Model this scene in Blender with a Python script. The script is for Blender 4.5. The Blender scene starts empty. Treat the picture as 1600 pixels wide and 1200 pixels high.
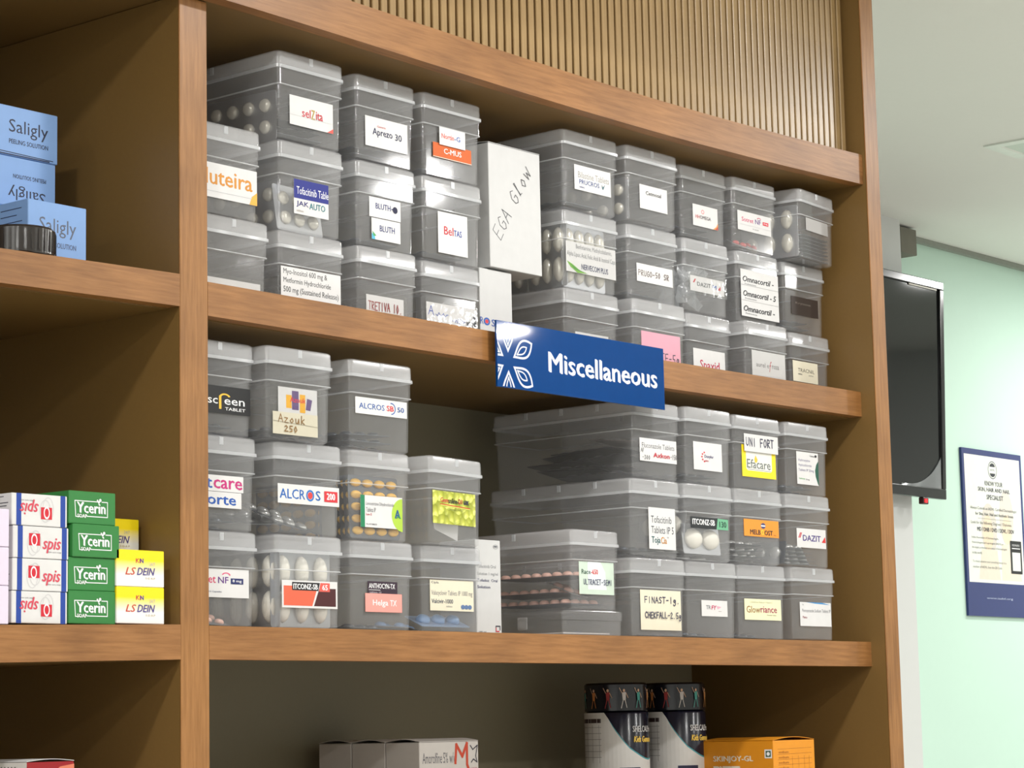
import bpy, bmesh, math, random
from mathutils import Matrix, Vector, Euler

random.seed(7)
S = bpy.context.scene
COL = S.collection

# ------------------------------------------------------------------ camera
FPX = 3860.8
_yaw, _pitch, _roll = (math.radians(a) for a in (50.28328, 7.9467, -1.23083))
_fwd = Vector((math.sin(_yaw) * math.cos(_pitch), math.cos(_yaw) * math.cos(_pitch), math.sin(_pitch)))
_rt = Vector((math.cos(_yaw), -math.sin(_yaw), 0))
_up = _rt.cross(_fwd)
_r2 = math.cos(_roll) * _rt + math.sin(_roll) * _up
_u2 = -math.sin(_roll) * _rt + math.cos(_roll) * _up
cam = bpy.data.cameras.new('camera')
cam.sensor_width = 36.0
cam.lens = FPX / 1600 * 36.0
cam.clip_start = 0.05
camo = bpy.data.objects.new('camera', cam)
COL.objects.link(camo)
camo.matrix_world = Matrix(((_r2.x, _u2.x, -_fwd.x, -1.84161), (_r2.y, _u2.y, -_fwd.y, -1.96067),
                            (_r2.z, _u2.z, -_fwd.z, -0.11715), (0, 0, 0, 1)))
S.camera = camo

# ------------------------------------------------------------------ world, lamps, exposure
W = bpy.data.worlds.new('world')
S.world = W
W.use_nodes = True
W.node_tree.nodes['Background'].inputs[0].default_value = (0.9, 0.95, 1.0, 1)
W.node_tree.nodes['Background'].inputs[1].default_value = 0.05
CEIL = 1.15
FLOOR = -1.57
LAMP_W = 14.0
for ly in (0.59, -0.76, -1.9, -3.05):
    for lx in ((4.55, 5.6) if ly > 0 else (-3.2, -1.3, 0.6, 2.5, 4.13)):  # first row: two unseen lamps assumed near the mint wall, added to brighten it
        L = bpy.data.lights.new('ceiling_lamp', 'AREA')
        L.shape = 'SQUARE'
        L.size = 0.11
        L.energy = LAMP_W
        L.color = (1.0, 0.985, 0.965)
        o = bpy.data.objects.new('ceiling_lamp', L)
        o.location = (lx, ly, CEIL - 0.012)
        COL.objects.link(o)
S.view_settings.view_transform = 'Standard'
S.view_settings.look = 'None'
S.view_settings.exposure = 0.0
S.view_settings.gamma = 1.0
S.view_settings.use_curve_mapping = False
try:
    S.cycles.transparent_max_bounces = 32
    S.cycles.max_bounces = 5
    S.cycles.diffuse_bounces = 3
    S.cycles.glossy_bounces = 3
    S.cycles.transmission_bounces = 3
    S.cycles.use_denoising = True
except Exception:
    pass

# ------------------------------------------------------------------ materials
MATS = {}


def lin(c):
    return tuple(((v / 255) / 12.92 if v <= 10 else ((v / 255 + 0.055) / 1.055) ** 2.4) for v in c)


def new_mat(name):
    m = bpy.data.materials.new(name)
    m.use_nodes = True
    nt = m.node_tree
    return m, nt, nt.nodes, nt.links, nt.nodes['Principled BSDF']


def plain(name, rgb, rough=0.55, metal=0.0, emit=0.0, spec=0.5):
    """solid colour with a touch of procedural variation"""
    if name in MATS:
        return MATS[name]
    m, nt, N, Lk, b = new_mat(name)
    c = lin(rgb)
    tc = N.new('ShaderNodeTexCoord')
    nz = N.new('ShaderNodeTexNoise')
    nz.inputs['Scale'].default_value = 60
    mx = N.new('ShaderNodeMix')
    mx.data_type = 'RGBA'
    mx.inputs[6].default_value = (*[v * 0.95 for v in c], 1)
    mx.inputs[7].default_value = (*[min(1, v * 1.05) for v in c], 1)
    Lk.new(tc.outputs['Object'], nz.inputs['Vector'])
    Lk.new(nz.outputs[0], mx.inputs[0])
    Lk.new(mx.outputs[2], b.inputs['Base Color'])
    b.inputs['Roughness'].default_value = rough
    b.inputs['Metallic'].default_value = metal
    b.inputs['Specular IOR Level'].default_value = spec
    if emit:
        b.inputs['Emission Color'].default_value = (*c, 1)
        b.inputs['Emission Strength'].default_value = emit
    MATS[name] = m
    return m


def ink(rgb):
    return plain('ink_%d_%d_%d' % rgb, rgb, 0.5)


def wood(name, c1, c2, scale, rough=0.42, c3=None):
    m, nt, N, Lk, b = new_mat(name)
    tc = N.new('ShaderNodeTexCoord')
    mp = N.new('ShaderNodeMapping')
    mp.inputs['Scale'].default_value = scale
    n1 = N.new('ShaderNodeTexNoise')
    n1.inputs['Scale'].default_value = 1.0
    n1.inputs['Detail'].default_value = 7
    n1.inputs['Roughness'].default_value = 0.65
    cr = N.new('ShaderNodeValToRGB')
    cr.color_ramp.elements[0].color = (*lin(c1), 1)
    cr.color_ramp.elements[1].color = (*lin(c2), 1)
    cr.color_ramp.elements[0].position = 0.34
    cr.color_ramp.elements[1].position = 0.66
    n2 = N.new('ShaderNodeTexNoise')
    n2.inputs['Scale'].default_value = 9.0
    n2.inputs['Detail'].default_value = 2
    mx = N.new('ShaderNodeMix')
    mx.data_type = 'RGBA'
    mx.blend_type = 'MULTIPLY'
    cr2 = N.new('ShaderNodeValToRGB')
    cr2.color_ramp.elements[0].color = (0.74, 0.72, 0.70, 1)
    cr2.color_ramp.elements[1].color = (1, 1, 1, 1)
    cr2.color_ramp.elements[0].position = 0.35
    cr2.color_ramp.elements[1].position = 0.6
    mx.inputs[0].default_value = 0.8
    bp = N.new('ShaderNodeBump')
    bp.inputs['Strength'].default_value = 0.12
    bp.inputs['Distance'].default_value = 0.001
    Lk.new(tc.outputs['Object'], mp.inputs['Vector'])
    Lk.new(mp.outputs[0], n1.inputs['Vector'])
    Lk.new(tc.outputs['Object'], n2.inputs['Vector'])
    Lk.new(n1.outputs[0], cr.inputs[0])
    Lk.new(n2.outputs[0], cr2.inputs[0])
    Lk.new(cr.outputs[0], mx.inputs[6])
    Lk.new(cr2.outputs[0], mx.inputs[7])
    Lk.new(mx.outputs[2], b.inputs['Base Color'])
    Lk.new(n1.outputs[0], bp.inputs['Height'])
    Lk.new(bp.outputs[0], b.inputs['Normal'])
    b.inputs['Roughness'].default_value = rough
    MATS[name] = m
    return m


def speckled(name, rgb, rough, amt=0.12, scale=220):
    m, nt, N, Lk, b = new_mat(name)
    c = lin(rgb)
    tc = N.new('ShaderNodeTexCoord')
    nz = N.new('ShaderNodeTexNoise')
    nz.inputs['Scale'].default_value = scale
    nz.inputs['Detail'].default_value = 3
    n2 = N.new('ShaderNodeTexNoise')
    n2.inputs['Scale'].default_value = 5
    ad = N.new('ShaderNodeMath')
    ad.operation = 'ADD'
    ml = N.new('ShaderNodeMath')
    ml.operation = 'MULTIPLY'
    ml.inputs[1].default_value = 0.5
    mx = N.new('ShaderNodeMix')
    mx.data_type = 'RGBA'
    mx.inputs[6].default_value = (*[v * (1 - amt) for v in c], 1)
    mx.inputs[7].default_value = (*[min(1, v * (1 + amt)) for v in c], 1)
    Lk.new(tc.outputs['Object'], nz.inputs['Vector'])
    Lk.new(tc.outputs['Object'], n2.inputs['Vector'])
    Lk.new(nz.outputs[0], ad.inputs[0])
    Lk.new(n2.outputs[0], ad.inputs[1])
    Lk.new(ad.outputs[0], ml.inputs[0])
    Lk.new(ml.outputs[0], mx.inputs[0])
    Lk.new(mx.outputs[2], b.inputs['Base Color'])
    b.inputs['Roughness'].default_value = rough
    MATS[name] = m
    return m


def plastic(name, milk, tint=(0.93, 0.95, 0.96), rough=0.1, bump=0.06, bscale=14, gloss=1.0, milkcol=(0.86, 0.88, 0.9), matte=False):
    """thin translucent polypropylene: clear film + milky scatter + fresnel gloss"""
    m, nt, N, Lk, b = new_mat(name)
    N.remove(b)
    out = N['Material Output']
    tr = N.new('ShaderNodeBsdfTransparent')
    tr.inputs[0].default_value = (*tint, 1)
    df = N.new('ShaderNodeBsdfDiffuse')
    df.inputs[0].default_value = (*milkcol, 1)
    tl = N.new('ShaderNodeBsdfTranslucent')
    tl.inputs[0].default_value = (*milkcol, 1)
    gl = N.new('ShaderNodeBsdfGlossy')
    gl.inputs['Roughness'].default_value = rough
    gl.inputs['Color'].default_value = (gloss, gloss, gloss, 1)
    lw = N.new('ShaderNodeLayerWeight')
    lw.inputs[0].default_value = 0.5
    pw = N.new('ShaderNodeMath')
    pw.operation = 'POWER'
    pw.inputs[1].default_value = 5.0
    ma = N.new('ShaderNodeMath')
    ma.operation = 'MULTIPLY_ADD'
    ma.inputs[1].default_value = 0.95
    ma.inputs[2].default_value = 0.045
    Lk.new(lw.outputs['Facing'], pw.inputs[0])
    Lk.new(pw.outputs[0], ma.inputs[0])
    m1 = N.new('ShaderNodeMixShader')
    m1.inputs[0].default_value = 0.35
    m2 = N.new('ShaderNodeMixShader')
    m2.inputs[0].default_value = milk
    m3 = N.new('ShaderNodeMixShader')
    tc = N.new('ShaderNodeTexCoord')
    nz = N.new('ShaderNodeTexNoise')
    nz.inputs['Scale'].default_value = bscale
    nz.inputs['Detail'].default_value = 2
    bp = N.new('ShaderNodeBump')
    bp.inputs['Strength'].default_value = bump
    bp.inputs['Distance'].default_value = 0.003
    Lk.new(tc.outputs['Object'], nz.inputs['Vector'])
    Lk.new(nz.outputs[0], bp.inputs['Height'])
    Lk.new(bp.outputs[0], gl.inputs['Normal'])
    Lk.new(df.outputs[0], m1.inputs[1])
    Lk.new(tl.outputs[0], m1.inputs[2])
    Lk.new(tr.outputs[0], m2.inputs[1])
    Lk.new(m1.outputs[0], m2.inputs[2])
    Lk.new(ma.outputs[0], m3.inputs[0])
    Lk.new(m2.outputs[0], m3.inputs[1])
    Lk.new(gl.outputs[0], m3.inputs[2])
    Lk.new(m2.outputs[0] if matte else m3.outputs[0], out.inputs[0])
    if matte:
        for nd in (gl, m3, bp, nz, tc, lw, pw, ma):
            N.remove(nd)
    MATS[name] = m
    return m


WOOD_X = wood('honey_wood_along', (138, 92, 47), (166, 116, 66), (14, 240, 240))
WOOD_Z = wood('honey_wood_upright', (142, 96, 48), (170, 120, 68), (240, 240, 14))
LAMI = speckled('brown_laminate', (120, 92, 49), 0.42, 0.10, 260)
BACKM = speckled('olive_back_laminate', (142, 134, 110), 0.5, 0.06)
SLAT = wood('slat_wood', (150, 122, 80), (178, 148, 100), (90, 90, 5), rough=0.33)
GROOVE = plain('groove_brown', (92, 60, 24), 0.6)
PT = (0.985, 0.985, 0.985)
BODY = plastic('clear_box_plastic', 0.10, tint=PT, rough=0.08, milkcol=(0.95, 0.955, 0.965))
BODY_IN = plastic('clear_box_plastic_inner', 0.10, tint=PT, milkcol=(0.95, 0.955, 0.965), matte=True)
LID_IN = plastic('milky_lid_plastic_inner', 0.26, tint=PT, milkcol=(0.92, 0.925, 0.935), matte=True)
LIDM = plastic('milky_lid_plastic', 0.27, tint=PT, rough=0.13, milkcol=(0.92, 0.925, 0.935))
RIMM = plastic('milky_rim_plastic', 0.5, rough=0.14, milkcol=(0.92, 0.93, 0.95))
TAPE = plastic('clear_tape', 0.0, tint=(0.97, 0.97, 0.97), rough=0.06, bump=0.12, bscale=70)
WALLM = speckled('mint_paint', (206, 236, 220), 0.6, 0.02, 40)
CEILM = speckled('ceiling_paint', (240, 240, 234), 0.8, 0.02, 60)
PILM = speckled('white_paint', (222, 224, 222), 0.7, 0.02, 40)
FLOORM = speckled('floor_tile', (214, 210, 202), 0.35, 0.05, 8)
CONC = speckled('grey_concrete', (128, 126, 114), 0.85, 0.25, 18)
PAPER = plain('white_paper', (222, 221, 220), 0.55)
CREAM = plain('cream_paper', (228, 221, 198), 0.6)
CARD = plain('white_card', (204, 204, 203), 0.5)
GREYCARD = plain('grey_card', (214, 208, 202), 0.6)
FOIL = plain('aluminium_foil', (188, 190, 194), 0.32, 0.85)
DARKFOIL = plain('dark_foil', (92, 98, 106), 0.35, 0.6)
PALEPVC = plain('pale_pocket', (222, 218, 206), 0.25, 0.3)


# ------------------------------------------------------------------ mesh helpers
def link(name, me, parent=None):
    o = bpy.data.objects.new(name, me)
    COL.objects.link(o)
    if parent is not None:
        o.parent = parent
    return o


def mesh(name, verts, faces, mats, parent=None, idx=None, smooth=False):
    me = bpy.data.meshes.new(name)
    me.from_pydata([tuple(v) for v in verts], [], faces)
    if not isinstance(mats, (list, tuple)):
        mats = [mats]
    for m in mats:
        me.materials.append(m)
    if idx:
        for p, i in zip(me.polygons, idx):
            p.material_index = i
    if smooth:
        for p in me.polygons:
            p.use_smooth = True
    me.update()
    return link(name, me, parent)


def tag(o, label=None, cat=None, group=None, kind=None):
    if label:
        o['label'] = label
    if cat:
        o['category'] = cat
    if group:
        o['group'] = group
    if kind:
        o['kind'] = kind
    return o


def thing(name, loc, label, cat, rz=0.0, rot=None, group=None):
    o = bpy.data.objects.new(name, None)
    o.empty_display_size = 0.02
    COL.objects.link(o)
    o.location = loc
    o.rotation_euler = rot if rot else (0, 0, rz)
    return tag(o, label, cat, group)


def box(name, x0, y0, z0, x1, y1, z1, mat, parent=None, bevel=0.0, seg=2):
    bm = bmesh.new()
    bmesh.ops.create_cube(bm, size=1)
    for v in bm.verts:
        v.co = ((x0 + x1) / 2 + v.co.x * (x1 - x0), (y0 + y1) / 2 + v.co.y * (y1 - y0), (z0 + z1) / 2 + v.co.z * (z1 - z0))
    if bevel:
        bmesh.ops.bevel(bm, geom=list(bm.edges), offset=bevel, segments=seg, affect='EDGES', profile=0.5)
    me = bpy.data.meshes.new(name)
    bm.to_mesh(me)
    bm.free()
    me.materials.append(mat)
    return link(name, me, parent)


def sag_board(name, x0, x1, y0, y1, z0, z1, mat, parent, sag, n=24):
    """board with a profile in xz that follows sag(x)"""
    vs, fs = [], []
    for i in range(n + 1):
        x = x0 + (x1 - x0) * i / n
        s = sag(x)
        vs += [(x, y0, z0 + s), (x, y1, z0 + s), (x, y1, z1 + s), (x, y0, z1 + s)]
    for i in range(n):
        a, b = 4 * i, 4 * i + 4
        for k in range(4):
            fs.append((a + k, b + k, b + (k + 1) % 4, a + (k + 1) % 4))
    fs.append((3, 2, 1, 0)[::-1])
    e = 4 * n
    fs.append((e, e + 1, e + 2, e + 3)[::-1])
    o = mesh(name, vs, fs, mat, parent)
    bm = bmesh.new()
    bm.from_mesh(o.data)
    bmesh.ops.recalc_face_normals(bm, faces=bm.faces)
    bm.to_mesh(o.data)
    bm.free()
    return o


def rring(w, d, inset, r, z, seg=4):
    """rounded rectangle ring of the footprint 0..w, 0..d inset by inset"""
    pts = []
    x0, y0, x1, y1 = inset, inset, w - inset, d - inset
    for cx, cy, a0 in ((x1 - r, y0 + r, -90), (x1 - r, y1 - r, 0), (x0 + r, y1 - r, 90), (x0 + r, y0 + r, 180)):
        for k in range(seg + 1):
            a = math.radians(a0 + 90 * k / seg)
            pts.append((cx + r * math.cos(a), cy + r * math.sin(a), z))
    return pts


def loft(name, rings, mat, parent=None, cap0=True, cap1=True, smooth=True, inner=None):
    n = len(rings[0])
    vs = [p for r in rings for p in r]
    fs = []
    for i in range(len(rings) - 1):
        for k in range(n):
            a, b = i * n + k, i * n + (k + 1) % n
            fs.append((a, b, b + n, a + n))
    if cap0:
        fs.append(tuple(range(n))[::-1])
    if cap1:
        e = (len(rings) - 1) * n
        fs.append(tuple(range(e, e + n)))
    idx = None
    if inner:
        mat = [mat, inner[0]]
        idx = [1 if k // n >= inner[1] else 0 for k in range((len(rings) - 1) * n)] + ([0] if cap0 else []) + ([1] if cap1 else [])
    o = mesh(name, vs, fs, mat, parent, idx=idx, smooth=smooth)
    if smooth:
        bm = bmesh.new()
        bm.from_mesh(o.data)
        for ed in bm.edges:
            if len(ed.link_faces) == 2 and ed.calc_face_angle(0) > 0.6:
                ed.smooth = False
        bm.to_mesh(o.data)
        bm.free()
        if inner:
            # flat panels stay flat, only the rounded corners carry the highlight
            md = o.modifiers.new('flat_panels', 'WEIGHTED_NORMAL')
            md.weight = 100
            md.keep_sharp = True
    return o


def lathe(name, prof, mat, parent=None, seg=40, smooth=True):
    rings = []
    for r, z in prof:
        rings.append([(r * math.cos(2 * math.pi * k / seg), r * math.sin(2 * math.pi * k / seg), z) for k in range(seg)])
    return loft(name, rings, mat, parent, smooth=smooth)


# ------------------------------------------------------------------ flat print
_TC = {}


def text_mesh(s, bold, shear):
    k = (s, bold, shear)
    if k in _TC:
        return _TC[k]
    cu = bpy.data.curves.new('t', 'FONT')
    cu.body = s
    cu.resolution_u = 2
    cu.shear = shear
    ob = bpy.data.objects.new('t', cu)
    me = bpy.data.meshes.new_from_object(ob)
    vs = [(v.co.x, v.co.y) for v in me.vertices]
    fs = [tuple(p.vertices) for p in me.polygons]
    bpy.data.objects.remove(ob)
    bpy.data.meshes.remove(me)
    bpy.data.curves.remove(cu)
    xs = [v[0] for v in vs]
    ys = [v[1] for v in vs]
    x0, x1, y0, y1 = min(xs), max(xs), min(ys), max(ys)
    vs = [((x - x0) / (x1 - x0), (y - y0) / (y1 - y0)) for x, y in vs]
    _TC[k] = (vs, fs)
    return _TC[k]


# single-stroke pen letters, unit cell, y up
PEN = {
    'A': [[(0, 0), (.45, 1), (.9, 0)], [(.15, .4), (.75, .42)]], 'C': [[(.85, .85), (.5, 1), (.1, .7), (.1, .3), (.45, 0), (.85, .15)]],
    'D': [[(.1, 0), (.1, 1), (.6, .9), (.85, .5), (.6, .1), (.1, 0)]], 'E': [[(.85, 1), (.1, .97), (.1, 0), (.9, .02)], [(.1, .5), (.7, .52)]],
    'F': [[(.12, 0), (.1, 1), (.85, 1)], [(.1, .52), (.7, .54)]], 'G': [[(.85, .85), (.5, 1), (.1, .6), (.2, .15), (.55, 0), (.85, .2), (.85, .48), (.5, .48)]],
    'H': [[(.1, 0), (.1, 1)], [(.8, 0), (.8, 1)], [(.1, .5), (.8, .52)]], 'I': [[(.4, 0), (.4, 1)]],
    'K': [[(.1, 0), (.1, 1)], [(.8, 1), (.1, .45), (.85, 0)]], 'L': [[(.1, 1), (.1, .02), (.8, 0)]],
    'M': [[(.05, 0), (.12, 1), (.45, .4), (.8, 1), (.88, 0)]], 'N': [[(.1, 0), (.1, 1), (.8, 0), (.8, 1)]],
    'O': [[(.45, 1), (.1, .6), (.15, .2), (.45, 0), (.8, .3), (.8, .7), (.45, 1)]], 'P': [[(.1, 0), (.1, 1), (.7, .95), (.75, .6), (.1, .5)]],
    'R': [[(.1, 0), (.1, 1), (.7, .95), (.72, .6), (.1, .5), (.8, 0)]], 'S': [[(.8, .9), (.4, 1), (.12, .75), (.7, .35), (.6, .05), (.1, .08)]],
    'T': [[(0, 1), (.9, .98)], [(.45, 1), (.42, 0)]], 'U': [[(.1, 1), (.12, .2), (.45, 0), (.75, .2), (.8, 1)]],
    'V': [[(.05, 1), (.42, 0), (.85, 1)]], '0': [[(.4, 1), (.1, .5), (.35, 0), (.7, .4), (.4, 1)]], '1': [[(.4, 1), (.38, 0)]],
    '2': [[(.1, .8), (.4, 1), (.7, .75), (.05, .02), (.85, .05)]], '3': [[(.1, .95), (.7, .9), (.35, .55), (.75, .3), (.4, 0), (.05, .1)]],
    '5': [[(.8, 1), (.2, .97), (.15, .55), (.65, .5), (.65, .1), (.1, .02)]], '-': [[(.1, .45), (.7, .48)]], '.': [[(.3, 0), (.38, .05)]], ' ': [],
    'g': [[(.7, .55), (.3, .6), (.12, .35), (.4, .15), (.7, .5), (.68, -.2), (.3, -.4), (.05, -.2)]], 'k': [[(.1, 0), (.15, 1)], [(.65, .6), (.15, .3), (.7, 0)]],
    'l': [[(.2, .05), (.5, 1), (.35, 1.02), (.3, .1), (.55, .05)]], 'o': [[(.45, .6), (.1, .3), (.4, 0), (.7, .3), (.45, .6)]],
    'u': [[(.1, .6), (.15, .1), (.5, 0), (.7, .6), (.75, .02)]], 'w': [[(.05, .6), (.2, 0), (.45, .45), (.65, 0), (.9, .7)]],
    'z': [[(.1, .6), (.7, .58), (.1, .02), (.8, 0)]],
}


class Print:
    """flat print on a surface: rect (u0,v0)-(u1,v1) in metres, v down from the top in fractions"""

    def __init__(self, w, h, fn):
        self.w, self.h, self.fn = w, h, fn
        self.v, self.f, self.i, self.m = [], [], [], []
        self.layer = 0

    def mi(self, rgb):
        m = rgb if not isinstance(rgb, tuple) else ink(rgb)
        if m not in self.m:
            self.m.append(m)
        return self.m.index(m)

    def add(self, pts, faces, rgb):
        b = len(self.v)
        d = 0.00008 + 0.00003 * self.layer
        self.layer += 1
        for u, v in pts:
            self.v.append(self.fn(u * self.w, (1 - v) * self.h, d))
        k = self.mi(rgb)
        for f in faces:
            self.f.append(tuple(b + q for q in f))
            self.i.append(k)

    def t(self, s, u0, v0, u1, v1, rgb, bold=0, shear=0.0, flip=False):
        vs, fs = text_mesh(s, 0, shear)
        # heavier weights are struck several times, slightly apart
        hm = abs(v1 - v0) * self.h
        d = 0.022 * bold * hm / self.w
        dv = 0.012 * bold * abs(v1 - v0)
        u0, u1 = u0 + d, u1 - d
        for ox, oy in (((0, 0),) if not bold else ((-1, -1), (1, 1), (0, 0))):
            if flip:
                self.add([(u1 + x * (u0 - u1) + ox * d, v0 + y * (v1 - v0) + oy * dv) for x, y in vs], fs, rgb)
            else:
                self.add([(u0 + x * (u1 - u0) + ox * d, v1 + y * (v0 - v1) + oy * dv) for x, y in vs], fs, rgb)

    def r(self, u0, v0, u1, v1, rgb):
        self.add([(u0, v1), (u1, v1), (u1, v0), (u0, v0)], [(0, 1, 2, 3)], rgb)

    def p(self, pts, rgb):
        self.add(pts, [tuple(range(len(pts)))], rgb)

    def e(self, cu, cv, ru, rv, rgb, a0=0, a1=360, n=24):
        pts = [(cu + ru * math.cos(math.radians(a0 + (a1 - a0) * k / n)), cv - rv * math.sin(math.radians(a0 + (a1 - a0) * k / n)))
               for k in range(n if a1 - a0 == 360 else n + 1)]
        self.p(pts, rgb)

    def ring(self, cu, cv, ru, rv, th, rgb, a0=0, a1=360, n=28):
        pts, fs = [], []
        for k in range(n + 1):
            a = math.radians(a0 + (a1 - a0) * k / n)
            pts += [(cu + ru * math.cos(a), cv - rv * math.sin(a)), (cu + ru * (1 - th) * math.cos(a), cv - rv * (1 - th) * math.sin(a))]
        for k in range(n):
            fs.append((2 * k, 2 * k + 2, 2 * k + 3, 2 * k + 1))
        self.add(pts, fs, rgb)

    def line(self, pts, th, rgb, clampu=None, clampv=None):
        """polyline ribbon; th in metres; pts in fractions"""
        P = [Vector((u * self.w, v * self.h)) for u, v in pts]
        P = [q for k, q in enumerate(P) if k == 0 or (q - P[k - 1]).length > 1e-7]
        for k in range(1, len(P) - 1):
            if (P[k] - P[k - 1]).normalized().dot((P[k + 1] - P[k]).normalized()) < 0.1:
                # a sharp turn starts a new stroke
                fr = [(q.x / self.w, q.y / self.h) for q in P]
                self.line(fr[:k + 1], th, rgb, clampu, clampv)
                self.line(fr[k:], th, rgb, clampu, clampv)
                return
        m = len(P)
        if m < 2:
            return
        closed = m > 3 and (P[0] - P[-1]).length < 1e-6
        vs, fs = [], []
        for k in range(m):
            if closed and k in (0, m - 1):
                a, b = (P[1] - P[0]).normalized(), (P[-1] - P[-2]).normalized()
            else:
                a = (P[k] - P[k - 1]).normalized() if k else (P[1] - P[0]).normalized()
                b = (P[k + 1] - P[k]).normalized() if k < m - 1 else a
            t = a + b
            t = t.normalized() if t.length > 0.2 else a
            c = max(0.55, abs(t.dot(a)))
            n = Vector((-t.y, t.x)) * th / 2 / c
            e = Vector((0, 0))
            if not closed and k == 0:
                e = -a * th * 0.4
            if not closed and k == m - 1:
                e = a * th * 0.4
            vs += [P[k] + e - n, P[k] + e + n]
        for k in range(m - 1):
            fs.append((2 * k, 2 * k + 2, 2 * k + 3, 2 * k + 1))
        out = []
        for q in vs:
            u, v = q.x / self.w, q.y / self.h
            if clampu is not None:
                u = min(max(u, clampu[0]), clampu[1])
            if clampv is not None:
                v = min(max(v, clampv[0]), clampv[1])
            out.append((u, v))
        self.add(out, fs, rgb)

    def pen(self, s, u0, v0, u1, v1, rgb, th=0.0009, vert=False):
        n = len(s)
        for i, ch in enumerate(s):
            for st in PEN.get(ch, []):
                pts = []
                for x, y in st:
                    a = (i + x * 0.9) / n
                    jitter = 0.03 * math.sin(7 * i + 3)
                    pts.append((u0 + a * (u1 - u0), v1 - (y + jitter) * (v1 - v0)))
                self.line(pts, th, rgb)

    def build(self, name, parent):
        if not self.v:
            return None
        return mesh(name, self.v, self.f, self.m, parent, idx=self.i)


def front_fn(x0, z0, y):
    return lambda a, b, d: (x0 + a, y - d, z0 + b)


def side_fn(y0, z0, x):
    """print on the -x side; a runs from the back (left as seen) to the front"""
    return lambda a, b, d: (x - d, y0 - a, z0 + b)

# ================================================================== THE ROOM
def structure(o):
    o['kind'] = 'structure'
    return o


structure(box('floor', -3.6, -5.0, FLOOR - 0.1, 6.2, 1.45, FLOOR, FLOORM))
structure(box('ceiling', -3.6, -5.0, CEIL, 6.2, 1.45, CEIL + 0.1, CEILM))
structure(box('wall_left', -3.7, -5.0, FLOOR, -3.6, 0.36, CEIL, PILM))
structure(box('wall_right', 6.2, -5.0, FLOOR, 6.3, 1.45, CEIL, PILM))
structure(box('wall_front', -3.6, -5.1, FLOOR, 6.2, -5.0, CEIL, PILM))
structure(box('wall_back', 1.46, 1.3275, FLOOR, 6.2, 1.45, CEIL, WALLM))
structure(box('wall_shelving', -3.6, 0.36, FLOOR, 1.42, 1.45, CEIL, PILM))
structure(box('wall_pillar', 2.95, 1.232, FLOOR, 3.565, 1.3274, CEIL, PILM))
structure(box('ceiling_gap_shade', 3.70, 1.313, CEIL - 0.014, 6.2, 1.3274, CEIL - 0.0005, plain('gap_shade_grey', (150, 156, 146), 0.7)))  # shadow line of the gap between wall and ceiling, put in as a grey strip
blk = box('trim_2', 3.607, 1.255, 1.076, 3.686, 1.3274, CEIL - 0.006, CONC, bevel=0.002)
structure(blk)

# unlit square downlight in the ceiling
dl = thing('ceiling_downlight', (3.063, 0.589, CEIL), 'white square recessed ceiling downlight, unlit', 'ceiling light')
fr = []
FRW = plain('white_frame', (236, 240, 232), 0.45)
vs, fs = [], []
for (a, z) in ((0.078, 0.0), (0.078, -0.004), (0.05, -0.004), (0.046, -0.0005)):
    vs += [(-a, -a, z), (a, -a, z), (a, a, z), (-a, a, z)]
for i in range(3):
    for k in range(4):
        fs.append((4 * i + k, 4 * i + (k + 1) % 4, 4 * i + 4 + (k + 1) % 4, 4 * i + 4 + k))
mesh('frame', vs, fs, FRW, dl)
box('diffuser', -0.046, -0.046, -0.0018, 0.046, 0.046, -0.0006, plain('pale_diffuser', (205, 212, 200), 0.4), dl)

# ================================================================== SHELVING UNIT
su = thing('shelving_unit', (0, 0, 0), 'honey brown wooden wall shelving unit with open compartments and slatted upper panel', 'shelving')
XE = 1.343


def sag_top(x):
    t = max(0.0, min(1.0, (x - 0.02) / 1.32))
    return -0.0105 * math.sin(math.pi * t ** 1.25) - (0.0 if x > -0.04 else 0)


def sag_mid(x):
    t = max(0.0, min(1.0, x / 1.34))
    return -0.0022 * math.sin(math.pi * t)


def sag_left(x):
    return -0.020 * max(0.0, -0.045 - x)


flat = lambda x: 0.0
box('divider_post', -0.0410, 0.0, -0.62, 0.0, 0.0022, 0.6925, WOOD_Z, su, bevel=0.0009)
box('divider_rail', -0.0224, 0.0023, -0.62, -0.0002, 0.020, 0.6925, LAMI, su)
box('divider_panel', -0.0409, 0.0023, -0.62, -0.0225, 0.330, 0.6925, LAMI, su)
box('end_panel', XE, -0.0240, FLOOR, 1.3795, 0.345, CEIL - 0.002, LAMI, su)
box('end_panel_edging', XE, -0.0262, FLOOR, 1.3800, -0.0241, CEIL - 0.002, WOOD_Z, su, bevel=0.0008)
box('back_panel', -0.95, 0.330, FLOOR, XE, 0.345, CEIL - 0.01, BACKM, su)
# upper shelf
sag_board('shelf_edging', -0.80, XE, -0.0195, 0.0, 0.6935, 0.7395, WOOD_X, su, sag_top, 40)
sag_board('shelf_board', -0.80, XE, 0.0002, 0.330, 0.6935, 0.712, LAMI, su, sag_top, 40)
# middle shelf, right: edging stands proud of the board
sag_board('shelf_edging', 0.0, XE, 0.0, 0.0185, 0.3383, 0.3760, WOOD_X, su, sag_mid)
box('shelf_board', -0.0222, 0.0202, 0.3370, XE, 0.330, 0.3535, LAMI, su)
# bottom shelf, right
sag_board('shelf_edging', 0.0, XE, 0.0, 0.0185, -0.0362, 0.0, WOOD_X, su, flat)
box('shelf_board', -0.0222, 0.0202, -0.0200, XE, 0.330, -0.0004, LAMI, su)
# lower shelf, right (below the picture)
box('shelf_edging', 0.0, 0.0, -0.300, XE, 0.0185, -0.2640, WOOD_X, su)
box('shelf_board', -0.0222, 0.0202, -0.284, XE, 0.330, -0.2645, LAMI, su)
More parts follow.
